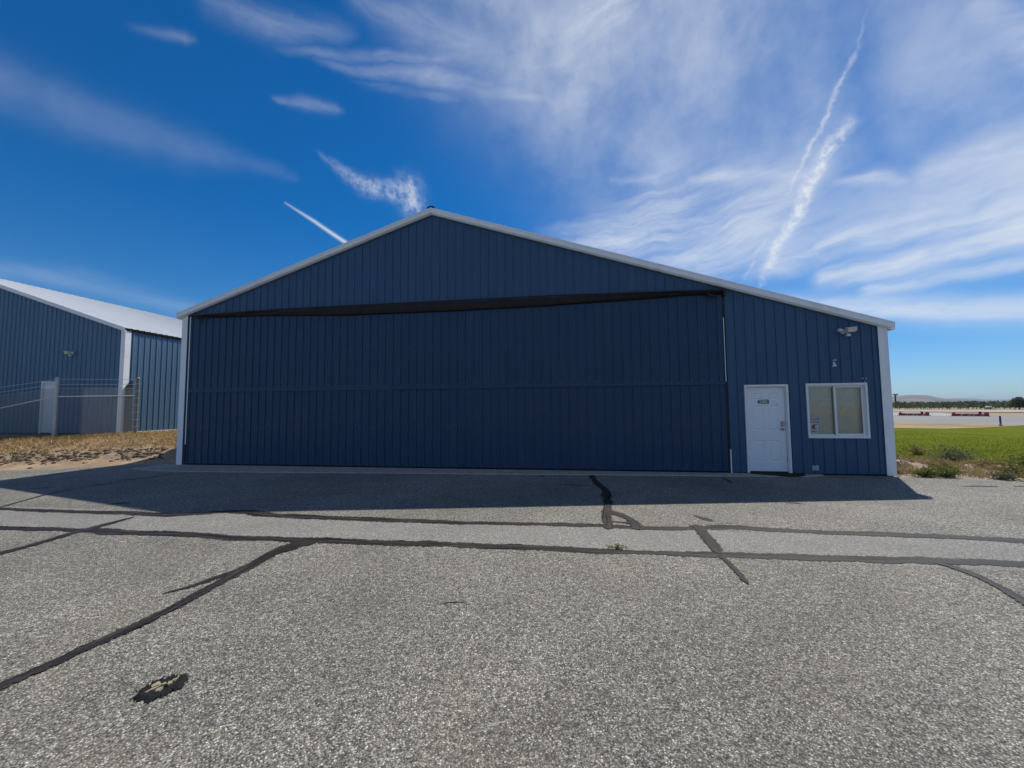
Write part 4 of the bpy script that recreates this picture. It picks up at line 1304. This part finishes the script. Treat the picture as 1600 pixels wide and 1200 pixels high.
for i in range(5):
    for j in range(7):
        a, b, c, d = SX0 + xc[i], SX0 + xc[i + 1], SZ0 + zc[j], SZ0 + zc[j + 1]
        if i in (1, 3) and j in (1, 3, 5):
            rings = [(0, 0), (.012, .009), (.026, .010), (.046, .0015)]
            for (r0_, y0_), (r1_, y1_) in zip(rings[:-1], rings[1:]):
                A = [(a + r0_, sy + y0_, c + r0_), (b - r0_, sy + y0_, c + r0_), (b - r0_, sy + y0_, d - r0_), (a + r0_, sy + y0_, d - r0_)]
                B = [(a + r1_, sy + y1_, c + r1_), (b - r1_, sy + y1_, c + r1_), (b - r1_, sy + y1_, d - r1_), (a + r1_, sy + y1_, d - r1_)]
                for q in range(4): dm.quad(A[q], A[(q + 1) % 4], B[(q + 1) % 4], B[q])
            r_ = rings[-1][0]
            dm.quad((a + r_, sy + .0015, c + r_), (b - r_, sy + .0015, c + r_), (b - r_, sy + .0015, d - r_), (a + r_, sy + .0015, d - r_))
        else:
            dm.quad((a, sy, c), (b, sy, c), (b, sy, d), (a, sy, d))
dm.box(SX0, SX1, sy + .011, sy + .05, SZ0, SZ1)
entry = dm.build('entry_door', M['door_white'], hangar, fix=False, label='white six panel entry door with a keypad lock')
fr.build('door_frame', M['vinyl'], entry)
MB().box(E0 + .06, E1 - .06, 0.03, 0.14, EZ0 - .02, EZ0 + .016).build('threshold', M['dark_steel'], entry)
for i, ch in enumerate('4028'):
    text_mesh('digit', ch, 0.150, (16.050 + i * 0.067, sy - .004, 1.715), M['black_ink'], entry, 0.003, 0.0018, 1.0, 0.76)
kp = MB().box(16.520, 16.590, sy - .030, sy - .001, 1.130, 1.250).build('keypad_lock', M['nickel'], entry, bevel=.006)
MB().tube((16.562, sy - .031, 1.168), (16.562, sy - .048, 1.168), .017, .015, 12).build('lock_cylinder', M['galv'], kp)
lv = MB(); lv.tube((16.556, sy - .001, 1.062), (16.556, sy - .018, 1.062), .032, .030, 14); lv.tube((16.556, sy - .018, 1.062), (16.556, sy - .055, 1.062), .011, .011, 8)
lv.tube((16.56, sy - .055, 1.062), (16.455, sy - .060, 1.058), .010, .008, 8)
lv.build('lever_handle', M['nickel'], entry)
MB().box(16.43, 16.49, sy - .004, sy - .0005, 1.655, 1.664).build('mail_mark', M['nickel'], entry)
for z in (.35,):
    MB().box(E1 - .072, E1 - .060, sy - .006, sy + .01, z - .05, z + .05).build('hinge', M['nickel'], entry)

# window: vinyl slider with a blind
wf = MB()
for a, b, c, d in ((V0, V0 + .045, VZ0, VZ1), (V1 - .045, V1, VZ0, VZ1), (V0 + .045, V1 - .045, VZ1 - .045, VZ1), (V0 + .045, V1 - .045, VZ0, VZ0 + .045)):
    wf.box(a, b, -0.034, 0.045, c, d)
for a, b, c, d in ((V0 + .0451, V0 + .062, VZ0 + .045, VZ1 - .045), (V1 - .062, V1 - .0451, VZ0 + .045, VZ1 - .045)):
    wf.box(a, b, 0.004, 0.11, c, d)
wf.box(V0 + .062, V1 - .062, 0.004, 0.11, VZ1 - .062, VZ1 - .0451); wf.box(V0 + .062, V1 - .062, 0.004, 0.11, VZ0 + .0451, VZ0 + .062)
window = wf.build('window', M['vinyl'], hangar, label='white sliding window with a closed beige blind')
def sash(a, b, y0, y1, w_):
    mb = MB(); c, d = VZ0 + .062, VZ1 - .062
    mb.box(a, a + w_, y0, y1, c, d); mb.box(b - w_, b, y0, y1, c, d); mb.box(a + w_, b - w_, y0, y1, d - w_, d); mb.box(a + w_, b - w_, y0, y1, c, c + w_)
    mb.build('sash', M['vinyl'], window, bevel=.003)
    MB().box(a + w_, b - w_, (y0 + y1) / 2 - .002, (y0 + y1) / 2 + .002, c + w_, d - w_).build('pane', M['glass'], window)
sash(V0 + .0625, 17.735, 0.052, 0.080, .026)
sash(17.690, V1 - .0625, 0.016, 0.046, .042)
bl = MB()
for a, b in ((V0 + .066, 17.705), (17.712, V1 - .066)):
    z = VZ1 - .10; i = 0
    while z > VZ0 + .075:
        t = 0.35 + 0.04 * math.sin(i * 1.7)
        dz, dy = .0145 * math.cos(t), .0145 * math.sin(t)
        if z < VZ0 + .36 and i % 3 == 0: dz *= 1.12
        bl.quad((a, 0.118 - dy, z - dz), (b, 0.118 - dy, z - dz), (b, 0.118 + dy, z + dz), (a, 0.118 + dy, z + dz))
        z -= .0255; i += 1
    bl.box(a, b, 0.098, 0.136, VZ1 - .095, VZ1 - .066)
bl.build('blind', M['blind'], window, fix=False, kind='stuff', label='closed beige slatted blind')

mb = MB(); mb.box(17.125, 17.262, -0.020, 0.02, 0.105, 0.222); mb.box(17.135, 17.188, -0.030, -0.0201, 0.118, 0.208); mb.box(17.198, 17.252, -0.030, -0.0201, 0.118, 0.208)
mb.build('outlet_cover', M['galv'], hangar, bevel=.004)
for xx in (18.295, 18.365):
    MB().tube((xx, -0.002, 2.245), (xx, -0.035, 2.240), .013, .010, 8).build('wall_hook', M['lamp_white'], hangar)
MB().tube((18.33, -0.002, 2.165), (18.33, -0.03, 2.160), .012, .009, 8).build('wall_hook', M['lamp_white'], hangar)

# sign behind the window
sign = empty('parking_sign', (17.268, 0.094, 0.0), label='small white parking sign in the lower left corner of the window', category='sign')
SGX, SGZ = 0.0, 1.137
mb = MB(); mb.box(-.122, .122, 0.0, 0.004, SGZ - .212, SGZ + .222)
mb.build('sign_plate', M['sign_white'], sign)
mb = MB()
for a, b, c, d in ((-.114, .114, SGZ + .206, SGZ + .212), (-.114, .114, SGZ - .202, SGZ - .196), (-.114, -.109, SGZ - .196, SGZ + .206), (.109, .114, SGZ - .196, SGZ + .206)):
    mb.box(a, b, -.0022, -.0002, c, d)
mb.build('sign_border', M['sign_ink'], sign)
text_mesh('sign_text', 'COUGAR', 0.068, (0, -.001, SGZ + .158), M['sign_ink'], sign, .001, .0008, 1.0, 0.80)
text_mesh('sign_text', 'PARKING', 0.066, (0, -.001, SGZ + .092), M['sign_ink'], sign, .001, .0008, 1.0, 0.76)
text_mesh('sign_text', 'ONLY', 0.062, (0, -.001, SGZ - .135), M['sign_ink'], sign, .001, .0008, 1.0, 0.86)
mb = MB(); pts = []
for i in range(17):      # plain crimson crescent with two short arms
    t = math.radians(70 + 220 * i / 16); pts.append((0.062 * math.cos(t) + .012, SGZ - .024 + .058 * math.sin(t)))
for i in range(9):
    t = math.radians(285 - 205 * i / 8); pts.append((0.016 * math.cos(t) + .030, SGZ - .024 + .022 * math.sin(t)))
mb.prism(pts, -.0025, -.0003)
mb.box(.030, .066, -.0025, -.0003, SGZ + .020, SGZ + .036); mb.box(.036, .066, -.0025, -.0003, SGZ - .064, SGZ - .050)
mb.build('sign_emblem', M['crimson'], sign)

# door mat
mb = MB(); top = []; low = []
outline = [(15.70, 0.0), (15.78, -0.12), (15.98, -0.24), (16.25, -0.35), (16.55, -0.38), (16.80, -0.30), (16.92, -0.12), (16.86, 0.0)]
mb.v = [(x, y, .040) for x, y in outline] + [(x, y, .018) for x, y in outline]; n = len(outline)
mb.f = [tuple(range(n))] + [(i, n + i, n + (i + 1) % n, (i + 1) % n) for i in range(n)]
tag(mb.build('doormat', M['mat_brown']), 'dark brown rounded doormat in front of the white entry door', 'doormat')

# floodlights
def floodlight(loc, label, mirror=1, s=1.0):
    r = empty('floodlight', loc, label=label, category='floodlight', group='floodlights on the hangar walls')
    mb = MB(); mb.tube((0, -.002, 0), (0, -.04, 0), .055 * s, .05 * s, 14); mb.tube((0, -.04, 0), (0, -.09, 0.0), .022 * s, .022 * s, 10)
    mb.build('mount', M['lamp_white'], r)
    Mx = Matrix.Translation((.075 * mirror * s, -.145, .035 * s)) @ Matrix.Rotation(math.radians(-4 * mirror), 4, 'Y') @ Matrix.Rotation(math.radians(22), 4, 'X') @ Matrix.Rotation(math.radians(14 * mirror), 4, 'Z')
    hd = MB(); a, b = .125 * s, .055 * s
    hd.v = [tuple(Mx @ Vector(p)) for p in ((-a * .8, -.05, -b), (a, -.05, -b), (a, -.05, b), (-a, -.05, b), (-a * .6, .05, -b * .7), (a * .75, .05, -b * .7), (a * .75, .05, b * .7), (-a * .7, .05, b * .7))]
    hd.f = [(0, 1, 2, 3), (7, 6, 5, 4), (0, 4, 5, 1), (1, 5, 6, 2), (2, 6, 7, 3), (3, 7, 4, 0)]
    h = hd.build('lamp_head', M['lamp_white'], r, bevel=.006)
    ln = MB(); ln.v = [tuple(Mx @ Vector(p)) for p in ((-a * .70, -.053, -b * .82), (a * .9, -.053, -b * .82), (a * .9, -.053, b * .82), (-a * .88, -.053, b * .82))]; ln.f = [(0, 1, 2, 3)]
    ln.v += [tuple(Mx @ Vector(p)) for p in ((-a * .70, -.0505, -b * .82), (a * .9, -.0505, -b * .82), (a * .9, -.0505, b * .82), (-a * .88, -.0505, b * .82))]
    ln.f += [(0, 4, 5, 1), (1, 5, 6, 2), (2, 6, 7, 3), (3, 7, 4, 0)]
    ln.build('lens', M['lens_cream'], h)
    h2 = MB(); h2.tube((-.06 * mirror * s, -.10, .02 * s), (-.150 * mirror * s, -.12, .030 * s), .030 * s, .040 * s, 12)
    h2.build('lamp_head', M['lamp_white'], r, bevel=0)
    sn = MB(); sn.tube((.03 * mirror * s, -.09, -.02 * s), (.045 * mirror * s, -.11, -.075 * s), .014 * s, .014 * s, 8)
    sn.build('sensor_arm', M['lamp_white'], r)
    MB().box(.005 * mirror * s - .028 * s + .03 * s, .005 * mirror * s + .045 * s + .03 * s, -.15, -.075, -.125 * s, -.07 * s).build('motion_sensor', M['lamp_white'], r, bevel=.01)
    return r
floodlight((17.93, -0.018, 3.345), 'white twin head floodlight above the window of the blue hangar')

sn = empty('alarm_sensor', (17.69, -0.018, 2.56), label='tiny white cone shaped sensor between the floodlight and the window', category='sensor')
MB().tube((0, -.04, -.03), (0, -.04, .055), .048, .016, 14).build('sensor_cone', M['lamp_white'], sn)
mb = MB(); mb.box(-.012, .012, -.04, .017, .055, .075); mb.tube((0.0, -.02, .10), (.008, -.03, .135), .012, .010, 8); mb.tube((.045, -.02, .105), (.05, -.03, .145), .012, .010, 8)
mb.build('sensor_bracket', M['lamp_white'], sn)

# ------------------------------------------------------------------ neighbouring hangar on the left
FX, FY, FZ = -5.85, 2.79, 0.74        # right front corner, floor level
LE = 4.90; LRX = -14.9; LRZ = LE + SL * (FX - LRX); LLX = 2 * LRX - FX
lz = lambda x: LE + SL * (FX - x) if x >= LRX else LRZ - SL * (LRX - x)
left = empty('hangar', (0, 0, 0), label='paler blue metal hangar with white roof behind the chain link fence', category='hangar')
mb = MB(); mb.prism([(LLX + .02, FZ), (FX - .02, FZ), (FX - .02, LE - .04), (LRX, LRZ - .04), (LLX + .02, LE - .04)], FY + .16, FY + .22)
lf = mb.build('front_wall', M['interior'], left)
LD0, LD1, LDZ1 = -9.75, -8.84, 2.84
op = [(LD0 + .01, LD1 - .01, -1, LDZ1 - .01)]
x = FX - .02
while x > LRX - .1:
    mb = MB(); bay(mb, x - RIB, x, FZ + .03, lz, FY, op); build_pieces(mb, 'wall_panel', M['left_blue'], lf); x -= RIB
rest = MB()
while x > LLX + .02:
    bay(rest, max(LLX + .02, x - RIB), x, FZ + .03, lz, FY); x -= RIB
rest.build('far_wall_panels', M['left_blue'], lf, fix=False, kind='stuff')
LDEP = 21.0
# sunlit side wall: individual sheets where they can be seen
sw = MB().box(FX - .2, FX - .14, FY + .22, FY + LDEP, FZ, LE - .05).build('side_wall', M['interior'], left)
y = FY + .02; k = 0
while y < FY + LDEP - .01:
    b = min(y + RIB, FY + LDEP)
    if k < 30:
        mb = MB(); bay(mb, y, b, FZ + .03, lambda q: LE - .03, 0, (), lambda a, p, z: (FX + p, a, z)); mb.build('wall_panel', M['left_blue'], sw, fix=False)
    else:
        if k == 30: rest = MB()
        bay(rest, y, b, FZ + .03, lambda q: LE - .03, 0, (), lambda a, p, z: (FX + p, a, z))
    y = b; k += 1
rest.build('far_wall_panels', M['left_blue'], sw, fix=False, kind='stuff')
MB().box(LLX, LLX + .05, FY + .22, FY + LDEP, FZ, LE).build('side_wall', M['left_blue'], left)
MB().prism([(LLX, FZ), (FX, FZ), (FX, LE - .03), (LRX, LRZ - .03), (LLX, LE - .03)], FY + LDEP, FY + LDEP + .05).build('back_wall', M['left_blue'], left)
MB().box(LLX, FX + .01, FY + .004, FY + LDEP, -0.2, FZ).build('foundation', M['concrete'], left)
mb = MB(); mb.box(FX + .001, FX + .035, FY + .03, FY + LDEP, FZ - .03, FZ + .045)
mb.build('base_trim', M['white_trim'], left)
MB().box(LLX, FX - .02, FY - .012, FY + .003, FZ - .06, FZ + .028).build('base_trim', M['rubber'], left)
roof_sheet('roof', LRX, LRZ, FX + .07, LE - SL * .07, FY - .10, FY + LDEP + .1, M['white_roof'], left)
roof_sheet('roof', LRX, LRZ, LLX - .16, LE - SL * .16, FY - .10, FY + LDEP + .1, M['white_roof'], left)
mb = MB(); mb.prism([(FX - .17, FZ), (FX + .03, FZ), (FX + .03, LE - .04), (FX - .17, LE + .02)], FY - .035, FY - .024)
mb.box(FX + .024, FX + .034, FY - .036, FY + .17, FZ, LE - .04)
mb.build('corner_trim', M['white_trim'], left)
for xa, za, xb, zb in ((LRX, LRZ, FX + .08, LE - SL * .08), (LRX - .001, LRZ, LLX - .17, LE - SL * .17)):
    mb = MB()
    for y0, y1, t, b in ((-.115, -.104, .038, -.10), (-.104, -.03, .044, .032), (-.085, -.03, -.085, -.125)):
        mb.prism([(xa, za + b), (xb, zb + b), (xb, zb + t), (xa, za + t)], FY + y0, FY + y1)
    mb.build('rake_trim', M['white_trim'], left)
mb = MB()
y = FY - .1
while y < FY + LDEP:
    mb.box(FX + .03, FX + .072, y + .05, y + .20, LE - SL * .07 - .035, LE - SL * .07 + .024); y += RIB
mb.box(FX + .002, FX + .06, FY - .02, FY + LDEP, LE - .10, LE - .06)
mb.build('eave_closure', M['rubber'], left)
ld = MB().box(LD0 + .055, LD1 - .055, FY + .03, FY + .07, FZ + .02, LDZ1 - .055).build('entry_door', M['door_white'], left, label='plain white entry door of the neighbouring hangar')
mb = MB()
mb.box(LD0, LD0 + .055, FY - .035, FY + .14, FZ, LDZ1); mb.box(LD1 - .055, LD1, FY - .035, FY + .14, FZ, LDZ1); mb.box(LD0 + .055, LD1 - .055, FY - .035, FY + .14, LDZ1 - .055, LDZ1)
mb.build('door_frame', M['vinyl'], ld)
mb = MB(); mb.tube((LD1 - .12, FY + .03, FZ + 1.0), (LD1 - .12, FY - .03, FZ + 1.0), .022, .026, 10); mb.build('door_knob', M['nickel'], ld)
fl = floodlight((-8.30, FY - .02, 3.95), 'white twin head floodlight above the door of the neighbouring hangar', -1, 1.0)

# unidentified dark shape at the side wall, built as a plain panel
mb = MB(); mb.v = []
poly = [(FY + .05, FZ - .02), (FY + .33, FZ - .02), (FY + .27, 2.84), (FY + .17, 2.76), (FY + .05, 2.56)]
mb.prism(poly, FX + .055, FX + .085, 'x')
tag(mb.build('dark_shape', M['dark_matte']), 'narrow dark shape with sloping top against the sunlit blue wall', 'panel')

# ------------------------------------------------------------------ chain link fence
fence = empty('chain_link_fence', (0, 0, 0), label='galvanised chain link fence with barbed wire in front of the paler hangar', category='fence')
PA = (-7.10, 1.60, 0.50, 2.86); PB = (-4.67, 2.40, 0.56, 2.86); PC = (-12.3, 2.15, 0.36, 2.50)
def post(p, r, mat):
    mb = MB(); mb.tube((p[0], p[1], p[2] - .15), (p[0], p[1], p[3]), r, r, 12)
    mb.tube((p[0], p[1], p[3]), (p[0], p[1], p[3] + .03), r * 1.15, r * .6, 12)
    o = mb.build('post', mat, fence, fix=True)
    mb = MB()
    for q in range(8):
        z = p[2] + .18 + q * .27; mb.tube((p[0], p[1], z), (p[0], p[1], z + .022), r * 1.22, r * 1.22, 10)
    mb.build('tension_band', M['galv'], o)
post(PA, .062, M['galv']); post(PB, .055, M['galv_dark']); post(PC, .05, M['galv'])
def rail(a, b, r=.021): MB().tube(a, b, r, r, 8).build('rail', M['rail_white'], fence)
rail((PA[0] + .05, PA[1], 2.17), (PB[0] - .05, PB[1], 2.19))
rail((PA[0] - .05, PA[1], 2.17), (PC[0], PC[1], 1.50))
def wire(a, b, r=.006): MB().tube(a, b, r, r, 5).build('barbed_wire', M['rail_white'], fence)
for h in (2.81, 2.62):
    wire((PA[0], PA[1], h), (PB[0], PB[1], h)); 
    wire((PA[0], PA[1], h), (PC[0], PC[1], h - .38))
def mesh_panel(a, b, z0a, z1a, z0b, z1b, pitch=.054):
    mb = MB()
    L_ = math.hypot(b[0] - a[0], b[1] - a[1]); n = int(L_ / pitch)
    ux, uy = (b[0] - a[0]) / L_, (b[1] - a[1]) / L_
    r = .0026
    for i in range(n):
        s0 = i * pitch
        t = s0 / L_
        zb, zt = z0a + (z0b - z0a) * t, z1a + (z1b - z1a) * t
        m = int((zt - zb) / (pitch * .5))
        prev = None
        for j in range(m + 1):
            s = s0 + (pitch * .5 if (j % 2) else 0) + (0.0 if i % 2 == 0 else 0.0)
            off = .004 if j % 2 else -.004
            p = Vector((a[0] + ux * s - uy * off, a[1] + uy * s + ux * off, zb + j * pitch * .5))
            if prev is not None: mb.tube(prev, p, r, r, 3, False)
            prev = p
        prev = None
        for j in range(m + 1):
            s = s0 + pitch - (pitch * .5 if (j % 2) else 0)
            off = -.004 if j % 2 else .004
            p = Vector((a[0] + ux * s - uy * off, a[1] + uy * s + ux * off, zb + j * pitch * .5))
            if prev is not None: mb.tube(prev, p, r, r, 3, False)
            prev = p
        # twisted ends along the top
        p = Vector((a[0] + ux * (s0 + pitch / 2), a[1] + uy * (s0 + pitch / 2), zt))
        mb.tube(p, p + Vector((ux * .02, uy * .02, .05)), r * 1.3, r, 3, False); mb.tube(p, p + Vector((-ux * .02, -uy * .02, .05)), r * 1.3, r, 3, False)
    return mb.build('wire_mesh', M['mesh_wire'], fence, fix=False, kind='stuff')
mesh_panel(PA, PB, .56, 2.45, .66, 2.45)
mesh_panel(PC, PA, .38, 2.08, .56, 2.45)
wire((PA[0], PA[1], 2.47), (PB[0], PB[1], 2.47), .003); wire((PC[0], PC[1], 2.10), (PA[0], PA[1], 2.47), .003)

# ------------------------------------------------------------------ airfield things on the right
def barricade(cx, cy, length, label, seed):
    r = empty('barricade', (cx, cy, 0.055), -0.83, label=label, category='barricade', group='low barricades across the taxiway')
    n = 6; seg = length / n
    for i in range(n):
        mb = MB(); x0 = -length / 2 + i * seg
        mb.prism([(-.16, .0), (.16, .0), (.14, .34), (-.14, .34)], x0 + .01, x0 + seg - .01, 'x')
        b = mb.build('beam', M['red_plastic'], r, bevel=.02)
        if 0 < i < n - 1:
            st = MB(); w = seg * .34
            for q in (0.12,):
                a = x0 + seg * q + (.1 if i % 2 else .25)
                st.v += [(a, -.168, .03), (a + w, -.168, .03), (a + w + .25, -.150, .32), (a + .25, -.150, .32), (a, -.150, .03), (a + w, -.150, .03), (a + w + .25, -.132, .32), (a + .25, -.132, .32)]
                st.f += [(0, 1, 2, 3), (0, 4, 5, 1), (1, 5, 6, 2), (2, 6, 7, 3), (3, 7, 4, 0)]
            st.build('stripe', M['dusty_white'], b)
    for s in (-1, 1):
        mb = MB(); x0 = s * (length / 2 - .2)
        mb.prism([(x0 - .22, .34), (x0 + .22, .34), (x0 + .08 * s + .12, .46), (x0 - .08 * s - .06, .52)], -.10, .10)
        mb.build('end_block', M['red_plastic'], r, bevel=.02)
        mb = MB(); mb.box(x0 - .3, x0 + .3, -.3, .3, -.005, .05); mb.build('foot', M['rubber'], r)
    lp = MB(); lp.box(length * .27 - .12, length * .27 + .12, -.09, .09, .34, .60); lp.build('warning_lamp', M['dark_steel'], r, bevel=.02)
    return r
barricade(60.7, 53.4, 3.1, 'left hand low red and white barricade on the taxiway, nearer the hangar wall', 1)
barricade(63.7, 48.9, 3.2, 'right hand low red and white barricade on the taxiway, nearer the blue marker', 2)

mk = empty('taxiway_marker', (42.6, 22.95, 0.03), label='slim blue marker post at the near edge of the taxiway', category='marker post')
MB().tube((0, 0, .16), (0, 0, .72), .052, .052, 12).build('marker_tube', M['marker_blue'], mk)
MB().tube((0, 0, .08), (0, 0, .16), .05, .05, 12).build('pale_band', M['dusty_white'], mk)
MB().tube((0, 0, -.02), (0, 0, .08), .11, .08, 12).build('base', M['rubber'], mk)

wm = empty('wind_machine', (166.3, 198.9, 0), label='tall dark orchard wind machine beside the hangar corner on the horizon', category='wind machine')
MB().tube((0, 0, 0), (0, 0, 6.3), .35, .26, 8).build('tower', M['dark_steel'], wm)
MB().box(-.5, .9, -.3, .3, 6.1, 6.8).build('gearbox', M['dark_steel'], wm, bevel=.05)
for s in (-1, 1):
    mb = MB(); mb.v = [(-.55, 0, 6.5), (-.5, .05, 6.35), (-.5, s * 2.4, 6.62), (-.58, s * 2.4, 6.85), (-.46, 0, 6.6), (-.42, .05, 6.45), (-.44, s * 2.4, 6.7), (-.5, s * 2.4, 6.93)]
    mb.f = [(0, 1, 2, 3), (7, 6, 5, 4), (0, 4, 5, 1), (1, 5, 6, 2), (2, 6, 7, 3), (3, 7, 4, 0)]
    mb.build('fan_blade', M['galv_dark'], wm)

vn = empty('spray_tank', (140.3, 129.6, 0.0), -0.9, label='small white tank on a low skid at the near edge of the orchard', category='tank')
mb = MB(); mb.tube((-.62, 0, .62), (.62, 0, .62), .40, .40, 14)
mb.build('tank_body', M['lamp_white'], vn, bevel=.04)
MB().tube((.1, 0, 1.0), (.1, 0, 1.14), .14, .12, 10).build('filler_cap', M['rubber'], vn)
mb = MB(); mb.box(-.7, .95, -.34, .34, .04, .20); mb.build('skid', M['dark_steel'], vn)
for x in (-.4, .4): MB().box(x - .05, x + .05, -.36, .36, .20, .42).build('cradle', M['dark_steel'], vn)

ff = empty('field_fence', (0, 0, 0), label='line of thin posts and wires along the far side of the runway', category='fence')
for i in range(14):
    t = i / 13; x = 112 + t * 32; y = 148 - t * 46
    MB().tube((x, y, 0), (x, y, 1.3), .05, .05, 5).build('post', M['bark'], ff)
for z in (.6, 1.2): MB().tube((112, 148, z), (144, 102, z), .012, .012, 4).build('wire', M['galv_dark'], ff)

# ------------------------------------------------------------------ air: thin haze round the whole place
hm = bpy.data.materials.new('air_haze'); hm.use_nodes = True
hn = hm.node_tree; hn.nodes.clear()
ho = hn.nodes.new('ShaderNodeOutputMaterial'); hv = hn.nodes.new('ShaderNodeVolumePrincipled')
hv.inputs['Color'].default_value = (0.74, 0.86, 1.0, 1)
hv.inputs['Density'].default_value = HAZE_DENSITY
hv.inputs['Anisotropy'].default_value = 0.0
hn.links.new(hv.outputs[0], ho.inputs['Volume'])
MB().box(-12500, 12500, -12500, 12500, -40, 140).build('haze', hm, kind='stuff', label='thin blue haze over the plain')
